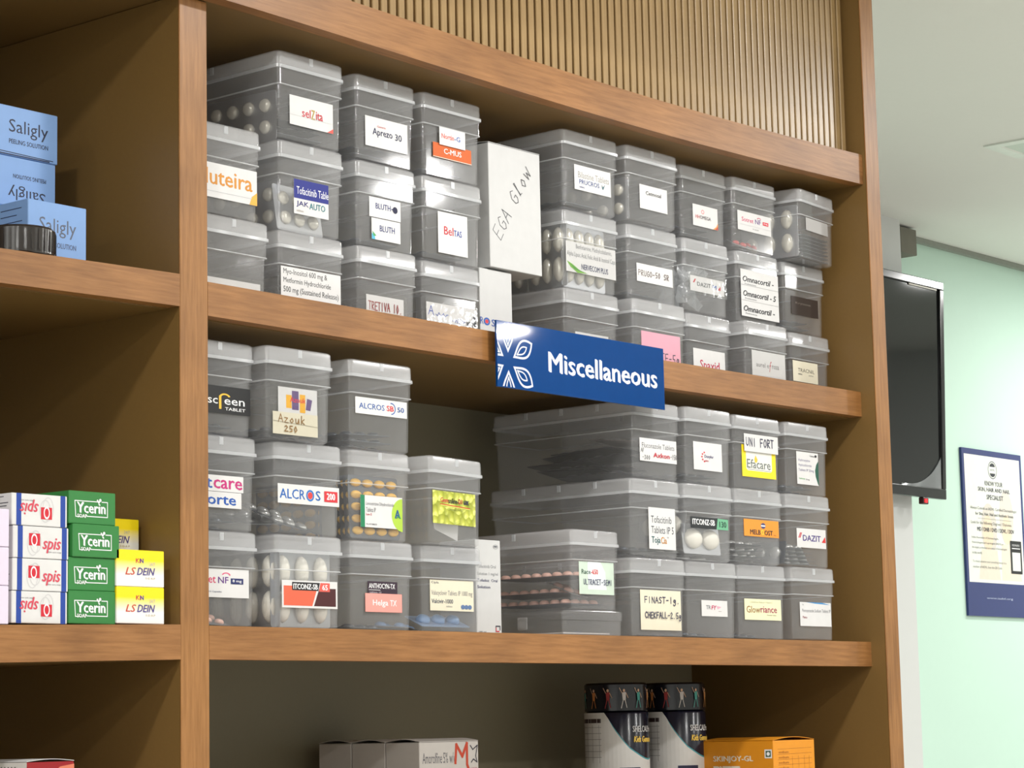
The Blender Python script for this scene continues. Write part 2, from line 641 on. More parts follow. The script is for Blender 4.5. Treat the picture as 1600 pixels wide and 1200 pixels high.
# left compartments
sag_board('shelf_edging', -0.80, -0.0412, 0.0, 0.0185, 0.3440, 0.3795, WOOD_X, su, sag_left)
sag_board('shelf_board', -0.80, -0.0412, 0.0190, 0.330, 0.3430, 0.3785, LAMI, su, sag_left)
sag_board('shelf_edging', -0.80, -0.0412, 0.0, 0.0185, -0.0366, 0.0005, WOOD_X, su, sag_left)
sag_board('shelf_board', -0.80, -0.0412, 0.0190, 0.330, -0.0360, -0.0003, LAMI, su, sag_left)
box('shelf_edging', -0.80, 0.0, -0.300, -0.0412, 0.0185, -0.2640, WOOD_X, su)
box('shelf_board', -0.80, 0.0190, -0.300, -0.0412, 0.330, -0.2645, LAMI, su)
box('divider_post', -0.84, 0.0, -0.62, -0.80, 0.020, 0.690, WOOD_Z, su)
box('divider_panel', -0.84, 0.020, -0.62, -0.82, 0.330, 0.690, LAMI, su)
# slatted panel above the upper shelf
sp = box('slat_backing', -0.80, 0.0085, 0.7135, XE, 0.020, CEIL - 0.01, GROOVE, su)
PITCH = 0.01564
sm = None
n = int((XE - 0.016) / PITCH)
for i in range(n):
    x = XE - 0.006 - (i + 1) * PITCH
    if sm is None:
        o = box('slat', 0, 0.0015, 0.7145, 0.0111, 0.0084, CEIL - 0.012, SLAT, sp, bevel=0.0009, seg=1)
        sm = o.data
    else:
        o = link('slat', sm, sp)
    o.location = (x, 0, 0)

# pale scratch on the underside of the upper shelf
mesh('edge_chip', [(1.0685, 0.006, 0.6865), (1.1001, 0.004, 0.6872), (1.1001, 0.008, 0.6872), (1.069, 0.009, 0.6865), (1.0685, 0.006, 0.6872), (1.1001, 0.004, 0.688), (1.1001, 0.008, 0.688), (1.069, 0.009, 0.6872)],
     [(3, 2, 1, 0), (4, 5, 6, 7), (0, 1, 5, 4), (1, 2, 6, 5), (2, 3, 7, 6), (3, 0, 4, 7)], plain('bare_wood', (225, 205, 170), 0.6), su)

# ================================================================== CLEAR STORAGE BOXES
BH = 0.106
RED, NAVY, BLUE, BLK, GRY, WHT = (196, 36, 52), (24, 38, 110), (28, 92, 176), (28, 28, 32), (96, 98, 104), (245, 245, 245)
MAG, PUR, TEAL, GOLD, ORG = (206, 30, 96), (96, 40, 130), (24, 110, 104), (226, 172, 40), (236, 140, 40)
BRN, GRN = (120, 48, 40), (30, 120, 70)


def make_box(x, y, z, w, d, label, stickers, rz=0.0, h=BH, ribs_side=1, tape=True, group=None):
    t = thing('storage_box', (x, y, z), label, 'storage box', rz, group=group)
    q = h / BH
    R = lambda i, r, zz: rring(w, d, i, r, zz * q)
    loft('body', [R(.0075, .006, 0), R(.0047, .0055, .0022), R(.0036, .0055, .0640), R(.0021, .0055, .0660), R(.0018, .0055, .0985),
                  R(.0030, .007, .0985), R(.0034, .007, .0668), R(.0049, .007, .0648), R(.0059, .007, .0030), R(.0085, .005, .0018)], BODY, t, inner=(BODY_IN, 4))
    lid = loft('lid', [R(.0052, .006, BH), R(.0024, .007, .1052), R(.0013, .006, .1035), R(.0009, .006, .0890), R(.0009, .006, .0848),
                       R(.0013, .0075, .0848), R(.0013, .0075, .0885), R(.0022, .007, .1030), R(.0056, .006, .1046)], LIDM, t, inner=(LID_IN, 4))
    loft('lid_flange', [R(.0009, .006, .0886), R(-.0004, .0065, .0884), R(-.0004, .0065, .0850), R(.0009, .006, .0848)], RIMM, lid, cap0=False, cap1=False)
    loft('ledge', [R(.0021, .0055, .0668), R(.0012, .0058, .0664), R(.0012, .0058, .0654), R(.0030, .0055, .0650)], RIMM, t, cap0=False, cap1=False)
    # moulded ribs in the middle of the lid skirt

    def rib(px, py, ax):
        a, b = 0.0030, 0.0006
        z0, z1 = .0950 * q, .1040 * q
        if ax == 'y':
            box('lid_rib', px - a, py - b, z0, px + a, py + 0.0012, z1, RIMM, lid, bevel=0.0005, seg=1)
        else:
            box('lid_rib', px - b, py - a, z0, px + 0.0012, py + a, z1, RIMM, lid, bevel=0.0005, seg=1)
    rib(w / 2, 0.0011, 'y')
    for k in range(ribs_side):
        rib(0.0011, d * (k + 1) / (ribs_side + 1), 'x')
    bx = [9, 9, -9, -9]
    for (x0, z0, x1, z1, col, draw) in stickers:
        ys = 0.0032 if z1 < .0645 else 0.0012
        if len(stickers) > 1 and (x0, z0, x1, z1) == tuple(stickers[-1][:4]):
            ys -= 0.0005
        m = col if not isinstance(col, tuple) else plain('paper_%d_%d_%d' % col, col, 0.5)
        s = box('sticker', x0, ys - 0.00025, z0, x1, ys, z1, m, t)
        p = Print(x1 - x0, z1 - z0, front_fn(x0, z0, ys - 0.00025))
        if draw:
            draw(p)
            p.build('lettering', s)
        bx = [min(bx[0], x0), min(bx[1], z0), max(bx[2], x1), max(bx[3], z1)]
    if tape and stickers:
        yt = min(0.0032 if s[3] < .0645 else 0.0012 for s in stickers) - 0.0016
        box('tape', max(.007, bx[0] - .005), yt, max(.004, bx[1] - .004), min(w - .007, bx[2] + .005), yt + 0.0002, min(.083, bx[3] + .004), TAPE, t)
    return t


def d_selzita(p):
    p.t('sel', .28, .38, .48, .66, RED, 1); p.t('Z', .49, .36, .58, .68, (176, 150, 60), 1); p.t('ita', .6, .38, .76, .66, RED, 1)
    p.p([(1, .84), (1, 1), (.86, 1)], (226, 90, 80)); p.line([(0, .66), (1, .68)], .0003, (205, 205, 205))


def d_aprezo(p):
    p.t('Aprezo', .17, .36, .64, .66, (26, 28, 70), 1); p.t('30', .70, .40, .86, .62, (26, 28, 70), 1); p.t('Generic', .28, .25, .48, .32, RED)


def d_norting(p):
    p.t('Nortin', .08, .35, .56, .62, (214, 70, 50), 1); p.t('-G', .58, .35, .8, .62, BLUE, 1)


def d_cmus(p):
    p.t('C-MUS', .28, .28, .74, .64, WHT, 1); p.line([(0, .97), (1, .97)], .0008, (240, 225, 210))


def d_luteira(p):
    p.t('luteira', .20, .16, .93, .62, (212, 140, 40), 1); p.line([(0, .82), (.9, .82)], .0004, (180, 180, 184)); p.p([(1, .62), (1, 1), (.88, 1), (.92, .76)], (240, 178, 70))


def d_jak(p):
    p.r(0, 0, 1, .55, (22, 34, 130)); p.t('Tofacitinib Table', .08, .2, 1.0, .42, WHT); p.t('JAK', .07, .62, .42, .80, (30, 30, 110), 1)
    p.t('AUTO', .44, .62, .90, .80, (40, 120, 130), 1); p.t('tablets', .07, .87, .27, .93, (170, 160, 150))


def d_myo(p):
    p.t('Myo-Inositol 600 mg &', .04, .05, .77, .25, BLK); p.t('Metformin Hydrochloride', .04, .30, .83, .49, BLK)
    p.t('500 mg (Sustained Release)', .04, .55, .96, .76, BLK); p.t('Tablets', .04, .84, .3, .97, BLK)


def d_bluthm(p):
    p.t('BLUTH', .2, .28, .68, .56, NAVY, 1); p.t('-', .7, .42, .75, .47, NAVY, 1); p.e(.82, .46, .08, .17, (20, 22, 60))


def d_bluth(p):
    p.t('BLUTH', .28, .30, .80, .58, NAVY, 1); p.p([(0, .72), (.1, .82), (.12, 1), (0, 1)], (80, 180, 210)); p.p([(.02, .62), (.16, .82), (.06, .86)], (70, 160, 90))


def d_beltas(p):
    p.t('Bel', .2, .34, .52, .54, RED, 1); p.t('TAS', .53, .39, .80, .54, (40, 70, 160), 1)


def d_tretiva(p):
    p.pen('TRETIVA 10.', .06, .22, .96, .5, (150, 40, 40), .0012)


def d_scrawl(p):
    p.pen('A', .04, .15, .16, .5, (40, 70, 170), .0012)
    p.line([(.18 + .03 * k, .45 + .08 * math.sin(2.3 * k)) for k in range(9)], .0009, (60, 90, 180))
    p.line([(.5 + .02 * k, .6 + .1 * math.sin(2.9 * k)) for k in range(14)], .0007, (90, 110, 180)); p.e(.93, .55, .045, .25, (20, 20, 40)); p.pen('MR', .78, .55, .88, .8, BLK, .0008)


def d_prucros(p):
    p.t('Bilastine Tablets', .1, .25, .95, .5, (150, 146, 140)); p.t('PRUCROS', .13, .56, .68, .74, (20, 60, 130), 1)
    p.p([(.74, .56), (.78, .66), (.84, .54), (.79, .76), (.76, .76)], (80, 110, 120)); p.t('tablets', .13, .82, .27, .9, (40, 60, 130))


def d_nerve(p):
    p.t('Benfotiamine, Methylcobalamin,', .2, .06, .92, .25, GRY); p.t('Alpha Lipoic Acid, Folic Acid & Inositol Caps', .02, .32, .99, .52, GRY)
    p.t('NERVECOM PLUS', .30, .68, .84, .86, (28, 36, 90), 1)
    p.p([(.01, .66), (.12, .74), (.26, .9), (.42, .97), (.22, 1), (.08, .84)], (120, 180, 50)); p.p([(.05, .71), (.2, .86), (.36, .96), (.16, .9)], (60, 140, 40))


def d_cetmosal(p):
    p.t('Cetmosal', .22, .24, .78, .39, BLK, 2)


def d_prugo(p):
    p.pen('PRUGO-50 SR', .04, .36, .9, .66, (80, 50, 44), .0009)


def d_pink(p):
    p.pen('TE-5g', .50, .55, .98, .80, (40, 36, 70), .0013)


def d_hhomega(p):
    p.ring(.40, .30, .06, .10, .35, (224, 130, 130)); p.t('HH', .1, .48, .27, .64, (190, 60, 60), 1); p.t('OMEGA', .28, .48, .72, .64, (70, 60, 64), 1)
    p.p([(1, .68), (1, 1), (.8, 1), (.93, .86)], (236, 150, 60)); p.p([(1, .82), (1, 1), (.88, 1)], (190, 60, 40))


def d_dazitm(p):
    p.p([(.08, .45), (.12, .45), (.17, .2), (.13, .2)], RED); p.t('DAZIT', .2, .36, .60, .62, (70, 74, 80), 1); p.t('M', .66, .38, .77, .64, BLUE, 1); p.p([(.80, .66), (.89, .66), (.89, .38)], RED)


def d_spaxid(p):
    p.t('Spaxid', .2, .38, .82, .78, (184, 30, 72), 1)


def d_sotret(p):
    p.t('Sotret', .12, .3, .47, .52, MAG, 1); p.t('NF', .52, .28, .69, .52, PUR, 1); p.ring(.64, .26, .06, .1, .3, MAG, 10, 170)
    p.r(.75, .32, .92, .50, (216, 40, 60)); p.t('10 mg', .78, .36, .89, .46, WHT, 1); p.t('10 capsules', .44, .80, .62, .86, BLK); p.line([(.02, .68), (.98, .7)], .0003, (200, 196, 200))


def d_omna(p):
    for v, s in ((.14, 'Omnacortil -'), (.45, 'Omnacortil - 5'), (.77, 'Omnacortil -')):
        p.t(s, .05, v, .93 if '5' in s else .88, v + .12, BLK, 2, 0.25); p.t('Prednisolone', .1, v + .15, .4, v + .18, GRY)
    p.line([(0, .335), (1, .335)], .0004, (170, 170, 170)); p.line([(0, .66), (1, .66)], .0004, (170, 170, 170))


def d_aurel(p):
    p.t('aurel e', .12, .38, .50, .54, (90, 84, 88)); p.t('f', .51, .30, .58, .66, (190, 40, 60), 0, .3); p.t('rosa', .59, .42, .80, .54, (90, 84, 88)); p.line([(.02, .84), (.98, .80)], .0006, (200, 202, 206))


def d_black(p):
    p.t('Krytone', .15, .28, .72, .44, (120, 112, 104))


def d_tracnil(p):
    p.t('TRACNIL', .2, .34, .86, .52, (70, 66, 60)); p.t('tablets', .2, .58, .36, .66, BLK, 1); p.t('sachet', .62, .6, .82, .66, GRY)


def d_screen(p):
    p.e(.18, .52, .06, .2, (240, 200, 120)); p.t('sc', .27, .46, .44, .66, WHT, 1); p.p([(.46, .36), (.50, .34), (.50, .84), (.46, .84)], (240, 190, 60))
    p.ring(.56, .42, .10, .16, .35, (240, 190, 60), 20, 190); p.t('een', .55, .46, .90, .66, WHT, 1); p.t('TABLET', .56, .76, .91, .87, WHT, 1)


def d_azouk(p):
    p.r(.2, .26, .34, .72, (240, 180, 40)); p.r(.35, .1, .52, .76, (104, 80, 130)); p.r(.55, .2, .69, .84, (240, 180, 40)); p.p([(.74, .32), (.87, .36), (.82, .74), (.70, .72)], (104, 80, 130)); p.t('Azouk', .3, .32, .70, .5, (226, 50, 60), 1)


def d_azpen(p):
    p.pen('Azouk', .12, .1, .74, .46, (150, 110, 50), .0012); p.line([(0, .42), (1, .54)], .0004, (140, 130, 110)); p.pen('250', .25, .6, .56, .86, (150, 110, 50), .0012)


def d_alsb(p):
    p.t('ALCROS', .07, .34, .56, .68, (30, 84, 160), 1); p.t('SB', .6, .34, .74, .66, (214, 40, 50), 2); p.ring(.69, .5, .085, .36, .16, (40, 90, 170), -90, 100); p.t('50', .81, .36, .94, .66, (30, 84, 160), 1)


def d_itcare(p):
    p.t('it', .30, .14, .45, .82, (40, 90, 170), 2); p.t('care', .47, .28, .98, .82, (196, 40, 120), 2)


def d_forte(p):
    p.t('Forte', .24, .14, .90, .80, (30, 84, 170), 2)


def d_al200(p):
    p.t('ALCR', .03, .25, .44, .75, (24, 96, 176), 1); p.ring(.52, .52, .065, .30, .32, (40, 110, 190)); p.e(.52, .52, .04, .18, (216, 60, 60)); p.t('S', .61, .25, .69, .75, (24, 96, 176), 1)
    p.r(.75, .22, .97, .78, (210, 48, 56)); p.t('200', .79, .32, .93, .66, WHT, 2)


def d_levo(p):
    p.r(0, 0, .1, 1, (20, 128, 84)); p.e(1.0, .56, .26, .52, (176, 210, 70), 90, 270); p.t('Levocetirizine Dihydrochloride', .13, .2, .80, .34, GRY); p.t('Tablets IP', .13, .38, .36, .52, GRY)
    p.t('Lev-5', .13, .56, .26, .63, RED, 1); p.t('10 x 10 TABLETS', .13, .88, .38, .92, BLK, 1); p.t('A', .81, .4, .95, .66, (30, 90, 140), 2); p.p([(.84, .66), (.90, .56), (.96, .66), (.92, .66), (.89, .62), (.87, .66)], (40, 130, 90))


def d_gems(p):
    p.t('Gem', .18, .2, .36, .34, RED, 2); p.t('soline-', .36, .2, .6, .36, BLK, 2); p.t('D3', .6, .2, .69, .34, RED, 2); p.t('60K', .72, .22, .85, .36, (40, 40, 70), 2)
    p.line([(.17, .40), (.86, .46)], .0011, (200, 60, 40)); p.line([(.18, .43), (.86, .49)], .0008, (240, 240, 120)); p.t('Cholecalciferol', .34, .5, .68, .57, (110, 120, 30))


def d_sot8(p):
    p.t('-ret', .18, .28, .42, .5, (206, 40, 96), 1); p.t('NF', .46, .28, .64, .5, PUR, 1); p.ring(.60, .24, .08, .12, .3, (220, 90, 130), 10, 160); p.r(.68, .32, .90, .52, (22, 34, 96)); p.t('8 mg', .71, .36, .87, .48, WHT, 1); p.t('10 Capsules', .3, .77, .52, .84, (60, 70, 110))


def d_it65(p):
    p.p([(.03, .20), (.64, .20), (.54, .92), (.03, .92)], (226, 100, 70)); p.p([(.67, .26), (.97, .26), (.97, .92), (.57, .92)], (70, 16, 20))
    p.p([(.18, .06), (.68, .06), (.65, .36), (.18, .36)], (24, 20, 24)); p.p([(.69, .06), (.86, .06), (.86, .38), (.66, .38)], (222, 92, 80)); p.t('ITCONZ-SB', .2, .12, .64, .31, WHT, 2); p.t('65', .72, .13, .82, .32, WHT, 2)


def d_antho(p):
    p.t('ANTHOCYN-TX', .04, .15, .92, .52, WHT, 1); p.line([(.04, .64), (.42, .64)], .0005, WHT); p.t('tablets 10', .06, .74, .45, .88, (200, 190, 196))


def d_helga(p):
    p.t('Helga', .2, .34, .62, .74, WHT, 1); p.t('TX', .67, .34, .85, .66, WHT, 1)


def d_valc(p):
    p.t('Cipla', .03, .05, .2, .14, (80, 84, 96), 1); p.t('Valacyclovir Tablets IP 1000 mg', .03, .34, .97, .54, (130, 130, 132)); p.t('Valcivir-1000', .03, .62, .52, .76, (60, 70, 92), 1); p.t('tablets', .36, .82, .5, .88, (150, 150, 150))
    for k in range(3):
        p.e(.745 + .08 * k, .86, .045, .075, (92, 118, 160))


def d_fluco(p):
    p.t('Fluconazole Tablets', .06, .2, .94, .42, (90, 90, 96)); p.pen('AF', .03, .45, .12, .62, BLK, .0006); p.pen('-300', .06, .74, .28, .92, BLK, .0006); p.t('Axkon', .36, .60, .80, .80, (200, 40, 60), 2); p.pen('-150', .82, .6, 1.0, .82, BLK, .0006)


def d_tofaci(p):
    p.t('Tofacitinib', .09, .2, .86, .37, (56, 64, 70)); p.t('Tablets IP 5', .09, .45, .93, .62, (56, 64, 70)); p.t('Toja', .09, .70, .42, .90, (30, 90, 90), 1); p.t('Cia', .44, .70, .66, .86, (200, 140, 60), 1); p.t('TM', .67, .69, .73, .73, GRY)


def d_race(p):
    p.p([(.25, 0), (.62, 0), (.75, .3), (.78, .85), (.25, .85)], (232, 238, 240)); p.t('Race', .07, .24, .33, .38, (40, 80, 60), 2); p.t('-650', .34, .23, .54, .38, (210, 50, 50), 2); p.pen('ULTRACET-SEMI', .12, .54, .94, .70, (44, 50, 90), .0009)


def d_finast(p):
    p.pen('FINAST-1g.', .1, .17, .98, .32, (44, 44, 76), .0013); p.pen('CHEKFALL-2.5g', .1, .55, .99, .70, (44, 44, 76), .0013)


def d_doxy(p):
    for k in range(5):
        a = math.radians(110 + 35 * k)
        p.e(.42 + .13 * math.cos(a), .52 - .17 * math.sin(a), .028, .032, (206, 50, 60))
    p.t('Doxylor', .38, .44, .70, .58, (60, 50, 110), 1); p.t('tablets', .39, .62, .52, .68, RED, 1)


def d_efa(p):
    p.p([(.12, .0), (.88, .0), (.88, .74), (.84, .80), (.16, .80), (.12, .74)], (240, 238, 226)); p.t('Efacare', .14, .44, .84, .72, (104, 112, 112), 1); p.p([(.36, .44), (.40, .30), (.46, .44), (.44, .52), (.38, .54)], (226, 196, 60)); p.line([(.16, .76), (.84, .77)], .0006, (120, 120, 110))


def d_uni(p):
    p.pen('UNI FORT', .05, .22, .88, .68, (36, 36, 70), .0016)


def d_hydrox(p):
    p.t('Hydroxyzine', .08, .22, .62, .32, (90, 80, 130)); p.t('Hydrochloride', .08, .37, .68, .47, (90, 80, 130)); p.t('Tablets IP 25mg', .08, .52, .78, .62, (90, 80, 130))
    p.p([(1, .24), (.90, .36), (.84, .54), (.86, .72), (.96, .95), (1, 1)], (20, 84, 66)); p.t('hydroxy', .1, .8, .36, .86, (110, 180, 110), 1); p.t('25 mg', .4, .82, .56, .87, BLK, 1); p.t('Tablets', .6, .09, .82, .13, BLK, 1); p.e(.88, .1, .05, .04, BLK)


def d_it130(p):
    p.p([(0, 0), (.70, 0), (.66, 1), (0, .9)], (24, 30, 34)); p.p([(.72, 0), (1, .05), (1, 1), (.68, 1)], (110, 180, 140)); p.t('ITCONZ-SB', .04, .18, .64, .68, WHT, 2); p.t('130', .76, .26, .95, .78, (24, 60, 50), 2)


def d_melb(p):
    p.e(.55, .34, .07, .17, (60, 60, 110)); p.r(.49, .3, .61, .38, WHT); p.t('MELB', .17, .60, .47, .88, BLK, 2); p.t('O', .48, .58, .57, .88, (255, 214, 60), 2); p.t('OST', .58, .60, .82, .88, BLK, 2); p.t('tablet', .84, .82, .92, .88, BRN)


def d_dazit(p):
    p.p([(.05, .5), (.08, .5), (.14, .22), (.11, .22)], RED); p.p([(.09, .5), (.12, .5), (.18, .22), (.15, .22)], RED); p.t('DAZIT', .2, .34, .82, .64, (80, 60, 130), 2); p.p([(.85, .68), (.99, .68), (.97, .36)], (216, 50, 50))


def d_trfy(p):
    p.t('TR', .17, .32, .35, .56, GRY, 1); p.t('FY', .37, .32, .57, .58, (200, 30, 90), 2, .2); p.p([(.58, .34), (.76, .4), (.62, .54)], (240, 170, 190)); p.t('tablets', .64, .64, .76, .69, BRN)


def d_glow(p):
    p.t('L-Glutathione Reduced + Vitamin C', .15, .11, .76, .19, (150, 146, 110)); p.t('Glow', .05, .34, .42, .66, (150, 110, 60), 1); p.t('riance', .43, .34, .88, .64, (160, 24, 80), 1); p.t('Chewable Tablets', .6, .73, .86, .78, BLK)


def d_pantop(p):
    p.p([(.2, 0), (.72, 0), (.98, .08), (.5, .05)], (60, 140, 200)); p.t('Pantoprazole Sodium Tablets IP', .07, .28, .98, .46, (90, 90, 98)); p.t('Panto', .08, .58, .22, .68, (150, 40, 60), 1); p.t('Rx', .08, .08, .12, .14, GRY)


GOLDP = None


def gold_mat():
    m, nt, N, Lk, b = new_mat('lime_foil_print')
    tc = N.new('ShaderNodeTexCoord')
    vo = N.new('ShaderNodeTexVoronoi')
    vo.inputs['Scale'].default_value = 95
    cr = N.new('ShaderNodeValToRGB')
    cr.color_ramp.elements[0].color = (*lin((236, 240, 110)), 1)
    cr.color_ramp.elements[1].color = (*lin((140, 150, 20)), 1)
    bp = N.new('ShaderNodeBump')
    bp.inputs['Strength'].default_value = 0.6
    bp.inputs['Distance'].default_value = 0.004
    Lk.new(tc.outputs['Object'], vo.inputs['Vector'])
    Lk.new(vo.outputs[0], cr.inputs[0])
    Lk.new(cr.outputs[0], b.inputs['Base Color'])
    Lk.new(vo.outputs[0], bp.inputs['Height'])
    Lk.new(bp.outputs[0], b.inputs['Normal'])
    b.inputs['Roughness'].default_value = 0.3
    b.inputs['Metallic'].default_value = 0.3
    return m


LIME = gold_mat()
ORANGE, SALMON, PINKP, YEL = (206, 96, 36), (246, 160, 150), (244, 176, 196), (250, 222, 30)
DARKL, BLACKL, ORGL, PALEG, PALEY = (48, 36, 30), (22, 22, 24), (240, 150, 44), (206, 222, 206), (242, 238, 196)
GREYL = (176, 174, 172)
